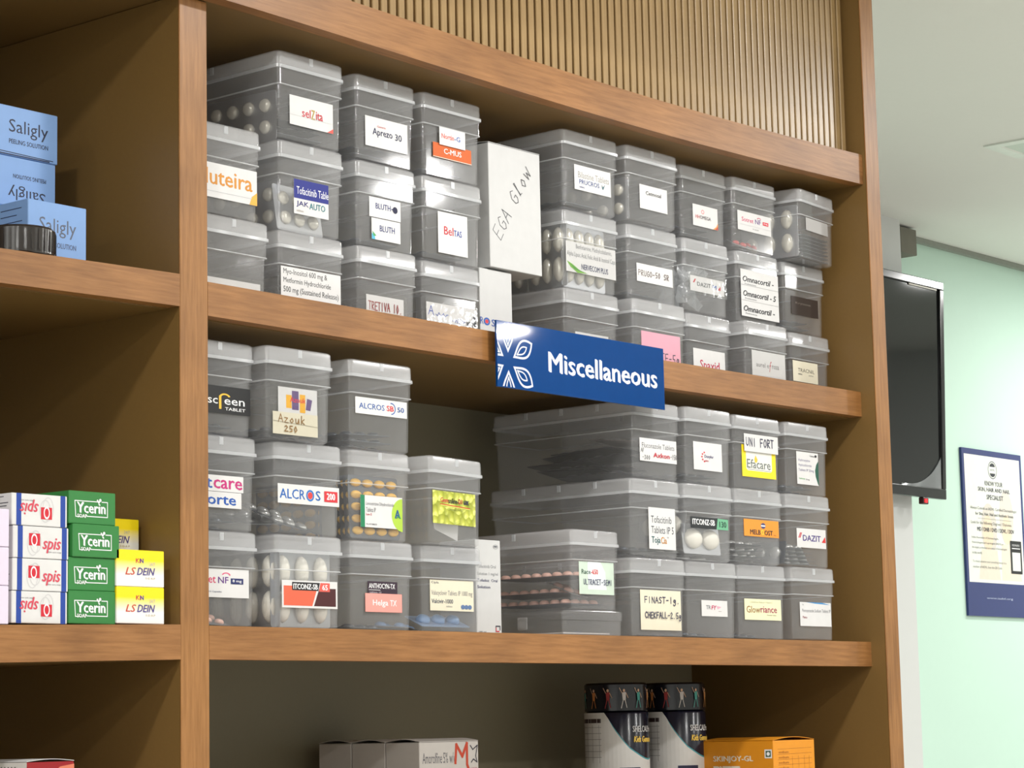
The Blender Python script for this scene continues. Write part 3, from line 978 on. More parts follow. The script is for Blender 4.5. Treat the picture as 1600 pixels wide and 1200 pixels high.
# key: x, y, z, w, depth, yaw, label, [stickers: x0,z0,x1,z1,paper,print]
BX = {
    'a0b': (.0047, .0200, .3540, .1120, .225, 0, 'clear box against the left post at upper shelf front edge, bottom of its stack',
            [(.010, .008, .098, .0345, PAPER, None)]),
    'luteira': (-.0051, .0220, .4600, .1120, .225, 0, 'clear box with large orange lettering on white, beside the left post, upper shelf',
                [(.006, .0196, .1055, .0593, PAPER, d_luteira)]),
    'myo': (.1375, .0281, .3540, .1111, .225, 0, 'clear box with wide white sticker of three black printed lines, bottom of upper shelf stack',
            [(.0064, .0217, .1054, .0635, PAPER, d_myo)]),
    'jakauto': (.1368, .0256, .4600, .1106, .225, 0, 'clear box with half blue half white sticker, middle of upper shelf stack',
                [(.0269, .0216, .0845, .0627, PAPER, d_jak)]),
    'selzita': (.1347, .0239, .5660, .1127, .225, 0, 'topmost left clear box on upper shelf, white sticker with small red lettering',
                [(.0217, .0205, .094, .0557, PAPER, d_selzita)]),
    'tretiva': (.2690, .0270, .3540, .1084, .225, 0, 'clear box with white slip handwritten in red, bottom of upper shelf stack',
                [(.0167, .0118, .0829, .0475, PAPER, d_tretiva)]),
    'bluth': (.2740, .0319, .4600, .1088, .225, 0, 'clear box with two small white stickers of navy lettering stacked, upper shelf middle row',
              [(.0244, .0390, .0803, .0636, PAPER, d_bluthm), (.0276, .0114, .0789, .0378, PAPER, d_bluth)]),
    'aprezo': (.2725, .0304, .5660, .1099, .225, 0, 'clear box with white sticker of dark letters and number 30, upper shelf top row',
               [(.0191, .0194, .0948, .0564, PAPER, d_aprezo)]),
    'a3b': (.3952, .0370, .3540, .1120, .225, 0, 'clear box with glinting blue scrawled sticker, bottom row beside white cartons, upper shelf',
            [(.0094, .0227, .1056, .054, PAPER, d_scrawl)]),
    'beltas': (.3928, .0312, .4600, .1140, .225, 0, 'clear box with tall white sticker of red and blue letters beside white carton',
               [(.0295, .0113, .0854, .0635, PAPER, d_beltas)]),
    'cmus': (.3933, .0304, .5660, .1150, .225, 0, 'clear box with orange-brown strip sticker below a small white one',
             [(.0316, .0425, .0806, .0653, PAPER, d_norting), (.0208, .0256, .0936, .0444, ORANGE, d_cmus)]),
    'bigB': (.6733, .0345, .3540, .1209, .225, 0, 'clear box half hidden behind the top edge of the blue sign',
             [(.0238, .0200, .0954, .0484, PAPER, None)]),
    'nervecom': (.6749, .0345, .4600, .1206, .225, 0, 'clear box full of large silver capsules, wide white sticker with green swoosh',
                 [(.0065, .022, .1143, .0631, PAPER, d_nerve)]),
    'prucros': (.6661, .0252, .5660, .1220, .225, 0, 'clear box with grey and navy lettered white sticker, top right of the white carton',
                [(.0256, .0267, .1047, .0605, PAPER, d_prucros)]),
    'pink': (.8053, .0206, .3540, .1228, .225, 0, 'clear box with pink handwritten slip beside the blue sign',
             [(.0189, .0135, .1085, .0621, PINKP, d_pink)]),
    'prugo': (.8110, .0314, .4600, .1177, .225, 0, 'clear box with handwritten white strip above the box with pink slip',
              [(.0216, .0272, .1047, .0525, PAPER, d_prugo)]),
    'cetmosal': (.7978, .0200, .5660, .1209, .225, 0, 'clear box with squarish white sticker of one small bold black word, top row',
                 [(.0313, .0207, .0948, .0544, PAPER, d_cetmosal)]),
    'spaxid': (.9563, .0400, .3540, .1092, .225, 0, 'clear box with large crimson word on white, bottom row of upper shelf',
               [(.0154, .0152, .0927, .056, PAPER, d_spaxid)]),
    'dazitm': (.9462, .0358, .4600, .1139, .225, 0, 'clear box holding clear wrappers, white sticker with red slash and blue letter',
               [(.0175, .0309, .1004, .053, PAPER, d_dazitm)]),
    'hhomega': (.9478, .0380, .5660, .1152, .225, 0, 'clear box with small white sticker with orange corner, top row of upper shelf',
                [(.0308, .0213, .0917, .0524, PAPER, d_hhomega)]),
    'aurel': (1.0747, .0217, .3540, .1108, .225, 0, 'clear box with white sticker of grey letters around a tall red one, upper shelf',
              [(.0162, .0202, .1022, .0635, PAPER, d_aurel)]),
    'omna': (1.0791, .0372, .4600, .1121, .225, 0, 'clear box with tall white sheet repeating bold black italic lettering three times',
             [(.0099, .0091, .1069, .0784, PAPER, d_omna)]),
    'sotret': (1.0653, .0300, .5660, .1145, .225, 0, 'clear box with magenta and purple lettering and red badge, top row of upper shelf',
               [(.0135, .0283, .0995, .0569, PAPER, d_sotret)]),
    'tracnil': (1.2138, .0375, .3540, .1100, .225, 0, 'clear box with small cream sticker, bottom right corner of upper shelf',
                [(.0076, .0324, .0749, .0634, CREAM, d_tracnil)]),
    'black': (1.2050, .0400, .4600, .1142, .225, 0, 'clear box with dark brown sticker beside the right end panel',
              [(.0227, .0282, .0952, .0558, DARKL, d_black)]),
    'pills': (1.2037, .0060, .5660, .1155, .21, .10, 'turned clear box of silver tablet strips, top right corner of upper shelf',
              [(.0233, .0449, .094, .0642, GREYL, None)]),
    'sotret8': (-.0150, .0220, .0000, .1120, .225, 0, 'clear box with white sticker and navy badge beside the left post, bottom of lower shelf',
                [(.012, .0326, .0985, .064, PAPER, d_sot8)]),
    'itcare': (-.0147, .0220, .1060, .1120, .225, 0, 'clear box with magenta and blue lettered strips beside the left post, lower shelf',
               [(.005, .0434, .0908, .0613, PAPER, d_itcare), (.005, .0253, .0872, .0428, PAPER, d_forte)]),
    'screen': (-.0136, .0220, .2120, .1076, .225, 0, 'clear box with black sticker of white and gold lettering beside the left post',
               [(.012, .0245, .1012, .0551, BLACKL, d_screen)]),
    'itconz65': (.1152, .0140, .0000, .1107, .225, 0, 'clear box of white capsules with orange and maroon sticker, bottom of lower shelf',
                 [(.012, .0235, .1015, .0544, PAPER, d_it65)]),
    'alcros200': (.1170, .0164, .1060, .1122, .225, 0, 'clear box with wide blue lettered sticker and red number badge, lower shelf middle row',
                  [(.0073, .0355, .107, .0575, PAPER, d_al200)]),
    'azouk': (.0952, .0060, .2120, .1093, .225, 0, 'clear box with purple and yellow barred sticker above handwritten cream slip',
              [(.0206, .0273, .0833, .0601, PAPER, d_azouk), (.0114, .0059, .0834, .0313, CREAM, d_azpen)]),
    'helga': (.2479, .0244, .0000, .1115, .225, 0, 'clear box with dark plum sticker above a salmon pink one',
              [(.0309, .0425, .0823, .0583, (46, 24, 44), d_antho), (.0262, .0224, .0895, .0441, SALMON, d_helga)]),
    'levo': (.2417, .0194, .1060, .1086, .225, 0, 'clear box of yellow tablets, white sticker with green edge and lime curve',
             [(.0213, .0151, .0939, .0528, PAPER, d_levo)]),
    'alcrossb': (.2389, .0139, .2120, .1123, .225, 0, 'clear box with white strip of blue letters, red circled pair and number 50',
                 [(.0117, .0419, .1015, .0615, PAPER, d_alsb)]),
    'valcivir': (.3753, .0269, .0000, .1123, .225, 0, 'clear box with blue tablets under a cream sticker, bottom row of lower shelf',
                 [(.0159, .0267, .0963, .0640, CREAM, d_valc)]),
    'gems': (.3665, .0030, .1060, .1150, .120, .12, 'turned clear box with shiny lime green sticker on lower shelf',
             [(.0068, .0241, .0985, .0639, LIME, d_gems)]),
    'finast': (.7772, .0139, .0000, .1230, .25, 0, 'clear box with large cream handwritten slip, bottom row of lower shelf',
               [(.0189, .0097, .1101, .063, CREAM, d_finast)]),
    'tofaci': (.7780, .0130, .1060, .1130, .25, 0, 'long clear box with tall white sticker of thin grey lettering, lower shelf middle row',
               [(.0378, .012, .0980, .0680, PAPER, d_tofaci)]),
    'fluco': (.7870, .0130, .2120, .1085, .25, 0, 'long clear box of dark strips with red word on white sticker, under the sign',
              [(.0162, .0242, .0997, .0553, PAPER, d_fluco)]),
    'trfy': (.9039, .0151, .0000, .1200, .225, 0, 'clear box with small white sticker of grey and magenta letters, bottom row lower shelf',
             [(.0334, .0308, .095, .0528, PAPER, d_trfy)]),
    'itconz130': (.8945, .0080, .1060, .1150, .225, 0, 'clear box of large silver pockets with black and mint green strip sticker',
                  [(.0139, .0446, .1024, .060, (24, 30, 34), d_it130)]),
    'doxy': (.8985, .0060, .2120, .1115, .225, 0, 'clear box with square white sticker of red dot arc and purple word, lower shelf',
             [(.0183, .0192, .086, .0581, PAPER, d_doxy)]),
    'glow': (1.0256, .0141, .0000, .1195, .225, 0, 'clear box with pale yellow sticker of brown and magenta lettering, bottom row',
             [(.0139, .028, .1056, .0575, PALEY, d_glow)]),
    'melboost': (1.0135, .0064, .1060, .1172, .225, 0, 'clear box with orange sticker of bold black letters',
                 [(.0201, .0392, .1073, .0632, ORGL, d_melb)]),
    'efacare': (1.0230, .0124, .2120, .1194, .225, 0, 'clear box with yellow sticker under a handwritten white slip',
                [(.0201, .0185, .1053, .0640, YEL, d_efa), (.0235, .0545, .1089, .0795, PAPER, d_uni)]),
    'pantop': (1.1490, .0060, .0003, .1130, .225, 0, 'clear box with white sticker topped by blue curve, bottom right of lower shelf',
               [(.019, .0208, .1011, .0553, PAPER, d_pantop)]),
    'dazit': (1.1418, .0060, .1060, .1156, .225, 0, 'clear box with purple word between red slashes, right end of lower shelf',
              [(.0252, .0287, .102, .0565, PAPER, d_dazit)]),
    'hydrox': (1.1531, .0108, .2120, .1138, .225, 0, 'clear box with white sticker edged by dark green curve, right end of lower shelf',
               [(.0278, .0159, .0853, .0640, PAPER, d_hydrox)]),
}
TAPED = ('a0b', 'a3b', 'tretiva', 'azouk', 'aurel', 'nervecom', 'dazitm', 'pink', 'bigB')
for k, (x, y, z, w, d, rz, lab, st) in BX.items():
    make_box(x, y, z, w, d, lab, st, rz, ribs_side=3 if k in ('fluco', 'tofaci', 'finast') else 1, tape=k in TAPED)
make_box(.6700, .0300, .0335, .1030, .20, 'clear box of pink tablets with pale green sticker, standing on a flat clear box',
         [(.0165, .0215, .0905, .0640, PALEG, d_race)], tape=False)

# flat clear case under the pink tablet box
fc = thing('flat_case', (.648, .030, 0), 'low flat clear plastic case under the box of pink tablets', 'plastic case')
RR = lambda i, r, zz: rring(.1270, .200, i, r, zz)
loft('body', [RR(.003, .004, 0), RR(.0016, .004, .002), RR(.0012, .004, .0205), RR(.0026, .003, .0205), RR(.003, .003, .002)], BODY, fc, inner=(BODY_IN, 2))
fl = loft('lid', [RR(.001, .004, .033), RR(.0, .004, .031), RR(.0, .004, .0210), RR(.0014, .003, .0210), RR(.0016, .003, .0312)], BODY, fc, inner=(BODY_IN, 2))
for cx in (.006,):
    c = box('clasp', -.0014, .060, .010, .0002, .076, .026, LIDM, fl, bevel=.001)
    box('clasp_key', -.0020, .064, .013, -.0013, .072, .021, LIDM, c)
ins = box('insert_card', .014, .012, .0035, .112, .17, .0055, plain('grey_print_card', (198, 192, 190), 0.6), fc)
box('band', .040, .0115, .0056, .052, .17, .0062, plain('navy_band', (60, 76, 120), 0.6), ins)
# ================================================================== TABLET STRIPS INSIDE THE BOXES
_DOME = {}


def dome_mesh(rx, ry, h, mat, seg=12, rows=4):
    k = (rx, ry, h, mat.name)
    if k in _DOME:
        return _DOME[k]
    vs, fs = [], []
    for i in range(rows):
        a = (math.pi / 2) * i / rows
        # superellipse-ish side, flattened crown
        for j in range(seg):
            b = 2 * math.pi * j / seg
            vs.append((rx * math.cos(a) ** .7 * math.cos(b), ry * math.cos(a) ** .7 * math.sin(b), h * math.sin(a)))
    vs.append((0, 0, h))
    for i in range(rows - 1):
        for j in range(seg):
            fs.append((i * seg + j, i * seg + (j + 1) % seg, (i + 1) * seg + (j + 1) % seg, (i + 1) * seg + j))
    for j in range(seg):
        fs.append(((rows - 1) * seg + j, (rows - 1) * seg + (j + 1) % seg, len(vs) - 1))
    fs.append(tuple(range(seg))[::-1])
    me = bpy.data.meshes.new('pocket')
    me.from_pydata(vs, [], fs)
    me.materials.append(mat)
    for p in me.polygons:
        p.use_smooth = True
    _DOME[k] = me
    return me


_SHEET = {}


def strip(loc, rot, nx, ny, pitch, rad, h, label, group, foil=None, pocket=None, name='tablet_strip', cat='tablet strip', margin=.004, bend=0.0):
    """blister strip: a foil sheet with a grid of raised pockets; local x,y in the sheet, z out"""
    foil = foil or FOIL
    pocket = pocket or PALEPVC
    t = thing(name, loc, label, cat, rot=rot, group=group)
    w, l = nx * pitch[0] + 2 * margin, ny * pitch[1] + 2 * margin
    k = (round(w, 4), round(l, 4), foil.name)
    if k in _SHEET:
        link('foil', _SHEET[k], t)
    else:
        o = loft('foil', [[(a - w / 2, b - l / 2, zz) for a, b, _ in rring(w, l, 0, .003, 0, 2)] for zz in (-.0003, .0003)], foil, t, smooth=False)
        _SHEET[k] = o.data
    dm = dome_mesh(rad[0], rad[1], h, pocket)
    for i in range(nx):
        for j in range(ny):
            o = link('pocket', dm, t)
            o.location = ((i - (nx - 1) / 2) * pitch[0], (j - (ny - 1) / 2) * pitch[1], .0003)
    return t


BLUEPVC = plain('blue_tablet', (128, 168, 216), 0.3)
PINKPVC = plain('pink_tablet', (246, 196, 178), 0.35)
YELPVC = plain('yellow_tablet', (244, 190, 66), 0.35)
REDPVC = plain('red_capsule', (196, 70, 66), 0.3)
WHITEPVC = plain('white_capsule', (236, 232, 220), 0.25)
SILVPVC = plain('silver_pocket', (206, 206, 204), 0.3, 0.7)
BACKF = plain('printed_foil_back', (120, 122, 126), 0.4, 0.5)
H2 = math.pi / 2


def bpos(k, u, v, z):
    x, y, zz, w, d = BX[k][:5]
    return (x + u * w, y + v * d, zz + z)


ORD = ('lowest', 'second from below', 'third from below', 'fourth from below', 'fifth from below', 'sixth from below', 'topmost')


def flat_stack(k, n, label, group, foil=None, pocket=None, nx=3, ny=4, z0=.0045, dz=.0085, u=.5, v=.33, pitch=(.022, .024), rad=(.0075, .0085), h=.005, tilt=.0):
    for i in range(n):
        strip(bpos(k, u + .015 * math.sin(3.1 * i), v + .015 * math.cos(2.3 * i), z0 + dz * i), (tilt + .02 * math.sin(i), .03 * math.cos(i * 1.7), .05 * math.sin(2 * i + 1)), nx, ny, pitch, rad, h, label + (', ' + ORD[i] if n > 1 else ''), group, foil, pocket)


# generic silver strips lying on the floor of boxes that show a dark layered filling
for k, n, lab in (('selzita', 4, 'silver tablet strip in the topmost left box on upper shelf'), ('aprezo', 3, 'dark tablet strip in the box numbered 30, upper shelf top row'),
                  ('cmus', 2, 'dark tablet strip in the box with orange-brown sticker'), ('hhomega', 3, 'dark tablet strip in the box with orange-cornered sticker'),
                  ('prucros', 2, 'dark tablet strip in the box above the silver capsules'), ('prugo', 2, 'dark tablet strip in the box with handwritten strip, upper shelf'),
                  ('azouk', 2, 'dark tablet strip in the box with purple and yellow sticker'), ('alcrossb', 3, 'dark tablet strip in the box numbered 50'),
                  ('black', 3, 'dark tablet strip in the box with dark brown sticker'), ('doxy', 2, 'dark tablet strip in the box with red dot arc sticker'),
                  ('helga', 1, 'dark tablet strip in the box with salmon pink sticker'), ('glow', 1, 'dark tablet strip in the box with pale yellow sticker'),
                  ('trfy', 1, 'dark tablet strip in the box with grey and magenta sticker'), ('hydrox', 2, 'dark tablet strip in the box with green-edged sticker'),
                  ('melboost', 4, 'silver tablet strip in the box with orange sticker'), ('screen', 2, 'dark tablet strip in the box with black sticker'),
                  ('itcare', 2, 'dark tablet strip in the box with magenta and blue strips'), ('bluth', 2, 'dark tablet strip in the box with two navy lettered stickers'),
                  ('beltas', 2, 'dark tablet strip in the box beside the white carton'), ('spaxid', 2, 'dark tablet strip in the box with crimson word'),
                  ('pink', 2, 'dark tablet strip in the box with pink slip'), ('tofaci', 2, 'dark tablet strip in the long box with tall sticker')):
    flat_stack(k, n, lab, lab + 's', DARKFOIL, SILVPVC if k in ('selzita', 'melboost') else DARKFOIL)

# round silver pockets seen on the left side of some boxes
for k, u, v, lab in (('selzita', .13, .34, 'silver strip standing against the side of the topmost left box'), ('jakauto', .15, .33, 'silver strip standing against the side of the blue-stickered box'),
                     ('cetmosal', .12, .30, 'silver strip standing at the side of a top row box')):
    strip(bpos(k, u, v, .034), (H2, 0, -H2 + .05), 4, 2, (.026, .026), (.0085, .0085), .006, lab, None, FOIL, PALEPVC)
strip(bpos('jakauto', .45, .09, .030), (H2 - .15, 0, .05), 3, 2, (.024, .024), (.0085, .0085), .006, 'silver strip leaning at the front of the blue-stickered box', None, FOIL, PALEPVC)

# large silver capsules, upright
for i in range(3):
    strip(bpos('nervecom', .12 + .0 * i, .18 + .31 * i, .047), (H2, 0, -H2), 3, 2, (.020, .040), (.0082, .0175), .0085, 'strip of large silver capsules along the filled box side, ' + ('front', 'middle', 'rear')[i], 'silver capsule strips along the side', FOIL, PALEPVC, margin=.003)
strip(bpos('nervecom', .50, .075, .047), (H2, 0, 0), 4, 2, (.022, .040), (.0085, .0175), .0085, 'strip of large silver capsules at the front of the filled box', None, FOIL, PALEPVC, margin=.003)
for i in range(2):
    strip(bpos('nervecom', .55, .18 + .12 * i, .047), (H2, 0, .04), 4, 2, (.022, .040), (.0085, .0175), .0085, 'strip of large silver capsules inside the filled box, ' + ('second row', 'third row')[i], 'inner capsule strips', FOIL, PALEPVC, margin=.003)

# turned box: big oval pockets on its left side, edges of strips in front
px_, py_, pz_ = bpos('pills', 0, 0, 0)
strip((px_ + .010, py_ + .062, pz_ + .045), (H2, 0, -H2 + .10), 3, 2, (.030, .036), (.0095, .0150), .008, 'strip of big oval tablets at the side of the turned corner box', None, FOIL, PALEPVC, margin=.003)
for i in range(7):
    strip((px_ + .058, py_ + .070, pz_ + .006 + .0055 * i), (0, 0, .10), 3, 4, (.024, .026), (.008, .009), .0045, 'dark strip in the pile inside the turned corner box, ' + ORD[i], 'strips piled in the turned corner box', DARKFOIL, DARKFOIL)

# red capsules
for i, (u, v) in enumerate(((.38, .10), (.72, .13))):
    strip(bpos('sotret', u, v, .012 + .002 * i), (.5, .06, .1 * i), 2, 1, (.018, .012), (.007, .0045), .0045, 'strip of red capsules, %s one in the box with red badge' % ('left', 'right')[i], None, FOIL, REDPVC)
for i, (u, v) in enumerate(((.45, .12), (.62, .30))):
    strip(bpos('sotret8', u, v, .010 + .006 * i), (.35, .1, .2 * i), 3, 2, (.018, .016), (.0065, .0045), .0045, 'strip of pinkish capsules, %s one in the box with navy badge' % ('front', 'rear')[i], None, BACKF, PINKPVC)

# crumpled clear wrappers
random.seed(11)


def wrapper(k, u, v, z, lab):
    vs, fs = [], []
    n = 7
    for i in range(n):
        for j in range(n):
            vs.append((.011 * (i - 3) + random.uniform(-.003, .003), random.uniform(-.008, .008), .0095 * (j - 3) + random.uniform(-.003, .003)))
    m = len(vs)
    vs += [(a, b + .0006, c) for a, b, c in vs]
    for i in range(n - 1):
        for j in range(n - 1):
            a = i * n + j
            fs += [(a, a + n, a + n + 1, a + 1), (m + a + 1, m + a + n + 1, m + a + n, m + a)]
    t = tag(mesh('plastic_wrapper', vs, fs, WRAP), lab, 'wrapper')
    t.location = bpos(k, u, v, z)
    t.rotation_euler = (.2, .1, .15)


WRAP = plastic('crinkled_wrap', .28, rough=.12, bump=.4, bscale=60)
wrapper('dazitm', .45, .12, .044, 'crumpled clear wrapper in the box with red slash sticker, front one')
wrapper('dazitm', .5, .28, .044, 'crumpled clear wrapper in the box with red slash sticker, rear one')

# brown strips at bottom row box
flat_stack('aurel', 3, 'brown-backed strip in the box with the tall red letter', 'brown-backed strips', plain('brown_foil', (120, 92, 80), .4, .4), plain('brown_pocket', (140, 106, 92), .3), u=.42)

# crumpled foil and one white capsule strip
for i, (u, v, rx, rz) in enumerate(((.48, .24, .42, .12), (.5, .40, .25, -.12), (.5, .62, .15, .1))):
    strip(bpos('alcros200', u, v, .024 + .002 * i), (rx, .12 * math.cos(2 * i), rz), 3, 3, (.022, .022), (.0075, .008), .005, 'grey foil strip in the box with red number badge, %s one' % ('front', 'middle', 'rear')[i], None, FOIL if i else DARKFOIL, SILVPVC)

# yellow tablets: dark strips standing and lying
for i in range(4):
    strip(bpos('levo', .53, .07 + .04 * i, .040), (H2 - .05, .0, .03 * i), 4, 5, (.0205, .0142), (.0088, .0050), .005, 'dark strip of yellow tablets standing across the box, %s' % ('frontmost', 'second', 'third', 'rearmost')[i], None, DARKFOIL, YELPVC, margin=.002)
for i in range(2):
    strip(bpos('levo', .125 + .06 * i, .52, .036), (H2, 0, -H2), 5, 5, (.020, .0142), (.0086, .0050), .005, 'dark strip of yellow tablets along the box side, %s one' % ('outer', 'inner')[i], None, DARKFOIL, YELPVC, margin=.002)

# folded paper in the turned lime-stickered box
x, y, z, w, d = BX['gems'][:5]
fp = [(0, 0, 0), (.050, 0, 0), (.050, 0, .026), (.006, 0, .034), (-.004, .001, .018)]
fv = fp + [(a, b + .0008, c) for a, b, c in fp]
n5 = 5
t = tag(mesh('folded_paper', fv, [(0, 1, 2, 3, 4), (9, 8, 7, 6, 5)] + [(i, (i + 1) % 5, 5 + (i + 1) % 5, 5 + i)[::-1] for i in range(5)], PAPER), 'folded white paper inside the box with lime green sticker', 'paper')
t.location = (x + .030, y + .022, z + .019)
t.rotation_euler = (-.1, .25, .12)

# upright white capsules
strip(bpos('itconz65', .50, .075, .045), (H2, 0, 0), 3, 2, (.030, .040), (.0095, .0185), .009, 'strip of large white capsules at the front of the orange-stickered box', None, FOIL, WHITEPVC, margin=.003)
for i in range(2):
    strip(bpos('itconz65', .12, .22 + .37 * i, .045), (H2, 0, -H2), 3, 2, (.026, .040), (.0085, .0185), .009, 'strip of large white capsules at the side of the orange-stickered box, %s' % ('front', 'rear')[i], None, FOIL, WHITEPVC, margin=.003)

# blue tablets at the front of a box
strip(bpos('valcivir', .47, .11, .0145), (.42, 0, 0), 3, 1, (.027, .026), (.0105, .0085), .0085, 'strip of three blue oblong tablets lying in a lower shelf box', None, plain('blue_foil', (150, 172, 200), .3, .4), BLUEPVC)
strip(bpos('valcivir', .20, .30, .0070), (.08, .05, .5), 3, 2, (.024, .024), (.0095, .0080), .006, 'strip of pale blue tablets lying behind, in the same lower shelf box', None, FOIL, BLUEPVC)

# pink tablets in three strips
for i, (dx, dy, dz, ry, rz) in enumerate(((.0515, .080, .046, .0, .01), (.0515, .100, .024, .02, -.02), (.0515, .085, .010, .0, .02))):
    strip((.6700 + dx, .0300 + dy, .0335 + dz), (0, ry, rz), 4, 7, (.0195, .0175), (.0074, .0074), .0062, 'strip of pink tablets in the green-stickered box, %s' % ('uppermost', 'middle', 'lowest')[i], None,
          plain('slate_foil', (76, 84, 100), .35, .5), PINKPVC, margin=.002)
strip((.6700 + .050, .0300 + .050, .0335 + .030), (.4, .1, .1), 2, 2, (.019, .018), (.007, .007), .005, 'tilted scrap of pink tablet strip at the front of the green-stickered box', None, FOIL, PINKPVC)

# dark strips heaped in the long box under the sign
for i in range(7):
    u, v = (.47, .48, .46, .50, .47, .48, .47)[i], (.36, .50, .40, .58, .38, .46, .40)[i]
    strip(bpos('fluco', u, v, .010 + .0056 * i), (.05 * math.sin(i), .12 if i % 2 else .03, .07 * math.sin(1.9 * i)), 3, 4, (.023, .026), (.0085, .0095), .004, 'charcoal tablet strip heaped in the long box under the sign, ' + ORD[i],
          'charcoal strips in the long box', plain('charcoal_foil', (58, 58, 66), .4, .4), plain('charcoal_pocket', (76, 76, 82), .35))
strip(bpos('fluco', .48, .22, .054), (.10, .05, .1), 3, 3, (.022, .022), (.008, .008), .004, 'grey strip lying foremost in the long box under the sign', None, plain('taupe_foil', (150, 138, 134), .4, .3), BACKF)

# big silver pockets
strip(bpos('itconz130', .48, .075, .031), (H2 - .1, 0, 0), 2, 1, (.040, .034), (.0185, .0145), .010, 'strip of two big silver pockets at the front of the mint-stickered box', None, FOIL, WHITEPVC)
for i in range(2):
    strip(bpos('itconz130', .48, .33 + .03 * i, .006 + .009 * i), (.06, 0, .03), 2, 3, (.040, .034), (.0175, .0135), .006, 'strip of big silver pockets lying in the mint-stickered box, ' + ('lower', 'upper')[i], 'silver pocket strips', FOIL, SILVPVC)
strip(bpos('itconz130', .17, .25, .050), (H2 - .2, 0, -H2), 2, 1, (.036, .034), (.016, .014), .009, 'strip of big silver pockets leaning on the mint-stickered box side', None, FOIL, WHITEPVC)

# dark strips behind the purple word sticker
for i in range(5):
    strip(bpos('dazit', .52, .25 + .012 * i, .010 + .006 * i), (.12, 0, .02 * i), 3, 3, (.024, .024), (.009, .0085), .0055, 'dark shiny strip piled behind the purple word sticker, ' + ORD[i], 'dark strips behind the purple word', DARKFOIL, SILVPVC)
strip(bpos('dazit', .17, .28, .022), (H2 - .25, 0, -H2), 3, 1, (.026, .026), (.0095, .009), .006, 'dark shiny strip leaning on the side of the purple word box', None, DARKFOIL, SILVPVC)
# ================================================================== BLUE SIGN
sg = thing('shelf_sign', (.4755, -.0125, .3030), 'blue sign with white flower emblem and bold white lettering on shelf edge', 'sign')
SW, SH = .3490, .0835
SIGNB = plain('sign_blue', (2, 62, 126), 0.04, spec=0.3)
box('panel', 0, 0, 0, SW, .0030, SH, SIGNB, sg, bevel=.0004, seg=1)
box('bracket', SW * .3, .0030, .034, SW * .7, .0123, .070, plain('foam_pad', (210, 212, 216), 0.8), sg)
p = Print(SW, SH, front_fn(0, 0, 0))
SWH = (214, 219, 232)
p.t('Miscellaneous', .29, .36, .955, .665, SWH, 2)
p.build('lettering', sg)
p = Print(SW, SH, front_fn(0, 0, 0))
asp = SH / SW
cu, cv = .062, .60


def petal(ang, r0, r1, hw, th, open_base=False):
    ca, sa = math.cos(math.radians(ang)), math.sin(math.radians(ang))
    out = []
    n = 22
    for k in range(n + 1):
        t = k / n
        s = t * 2
        if s <= 1:
            rr, w = r0 + (r1 - r0) * s, hw * math.sin(math.pi * s ** 1.25) ** .9
        else:
            s2 = 2 - s
            rr, w = r0 + (r1 - r0) * s2, -hw * math.sin(math.pi * s2 ** 1.25) ** .9
        x, y = rr * ca - w * sa, rr * sa + w * ca
        out.append((cu + x * asp, cv - y))
    p.line(out, th * SH, SWH, clampu=(0.003, 1), clampv=(0.02, .985))


for k in range(6):
    a = 90 - 60 * k
    petal(a, .16, .64, .128, .034)
    petal(a, .24, .50, .050, .022)
p.build('flower_emblem', sg)

# ================================================================== CARTONS
def carton(name, x, y, z, w, d, h, label, mat, cat='carton', rz=0, side_mat=None, draw=None, side=None, top_gap=False, group=None):
    t = thing(name, (x, y, z), label, cat, rz, group=group)
    b = box('body', 0, 0, 0, w, d, h, mat, t, bevel=.0007, seg=1)
    if draw:
        pp = Print(w, h, front_fn(0, 0, 0))
        draw(pp)
        pp.build('print', b)
    if side:
        pp = Print(d, h, side_fn(d, 0, 0))
        side(pp)
        pp.build('side_print', b)
    return t


def flap(t, w, d, h, lift, mat, axis='y'):
    """tuck flap that has sprung up a little"""
    vs, fs = [], []
    n = 8
    for k in range(n + 1):
        s = k / n
        zz = h + .0004 + lift * math.sin(math.pi * s)
        if axis == 'y':
            vs += [(0, d * s, zz), (w, d * s, zz), (w, d * s, zz + .0006), (0, d * s, zz + .0006)]
        else:
            vs += [(w * s, 0, zz), (w * s, d, zz), (w * s, d, zz + .0006), (w * s, 0, zz + .0006)]
    for k in range(n):
        a, b = 4 * k, 4 * k + 4
        for j in range(4):
            fs.append((a + j, a + (j + 1) % 4, b + (j + 1) % 4, b + j))
    fs += [(0, 3, 2, 1), (4 * n, 4 * n + 1, 4 * n + 2, 4 * n + 3)]
    mesh('top_flap', vs, fs, mat, t)


def d_ega(p):
    # handwriting runs up the face, bottom left to top right
    s = 'EGA Glow'
    o = (.20, .78)
    dx, dy = (.64 / 8, -.62 / 8)
    for i, ch in enumerate(s):
        for st in PEN.get(ch, []):
            pts = []
            for a, b in st:
                # along the rising line, letters lean back
                L = i + a * .85
                pts.append((o[0] + dx * L - .17 * b * .9, o[1] + dy * L - .075 * b))
            p.line(pts, .0009, (70, 70, 76))


t = carton('tall_carton', .5290, .0400, .4680, .1045, .060, .1625, 'tall plain white carton with pen writing, standing on a smaller carton', CARD, draw=d_ega)
flap(t, .1045, .060, .1625, .0025, CARD, 'y')


def d_ros(p):
    p.t('R', .0, .57, .10, .65, (50, 80, 160), 1); p.ring(.20, .615, .10, .045, .45, (50, 90, 170)); p.e(.20, .615, .05, .022, (216, 50, 60)); p.t('S', .34, .58, .46, .66, (50, 80, 160), 1)
    p.ring(.80, .63, .13, .05, .16, (216, 60, 80)); p.r(.68, .59, .92, .67, (222, 90, 104))


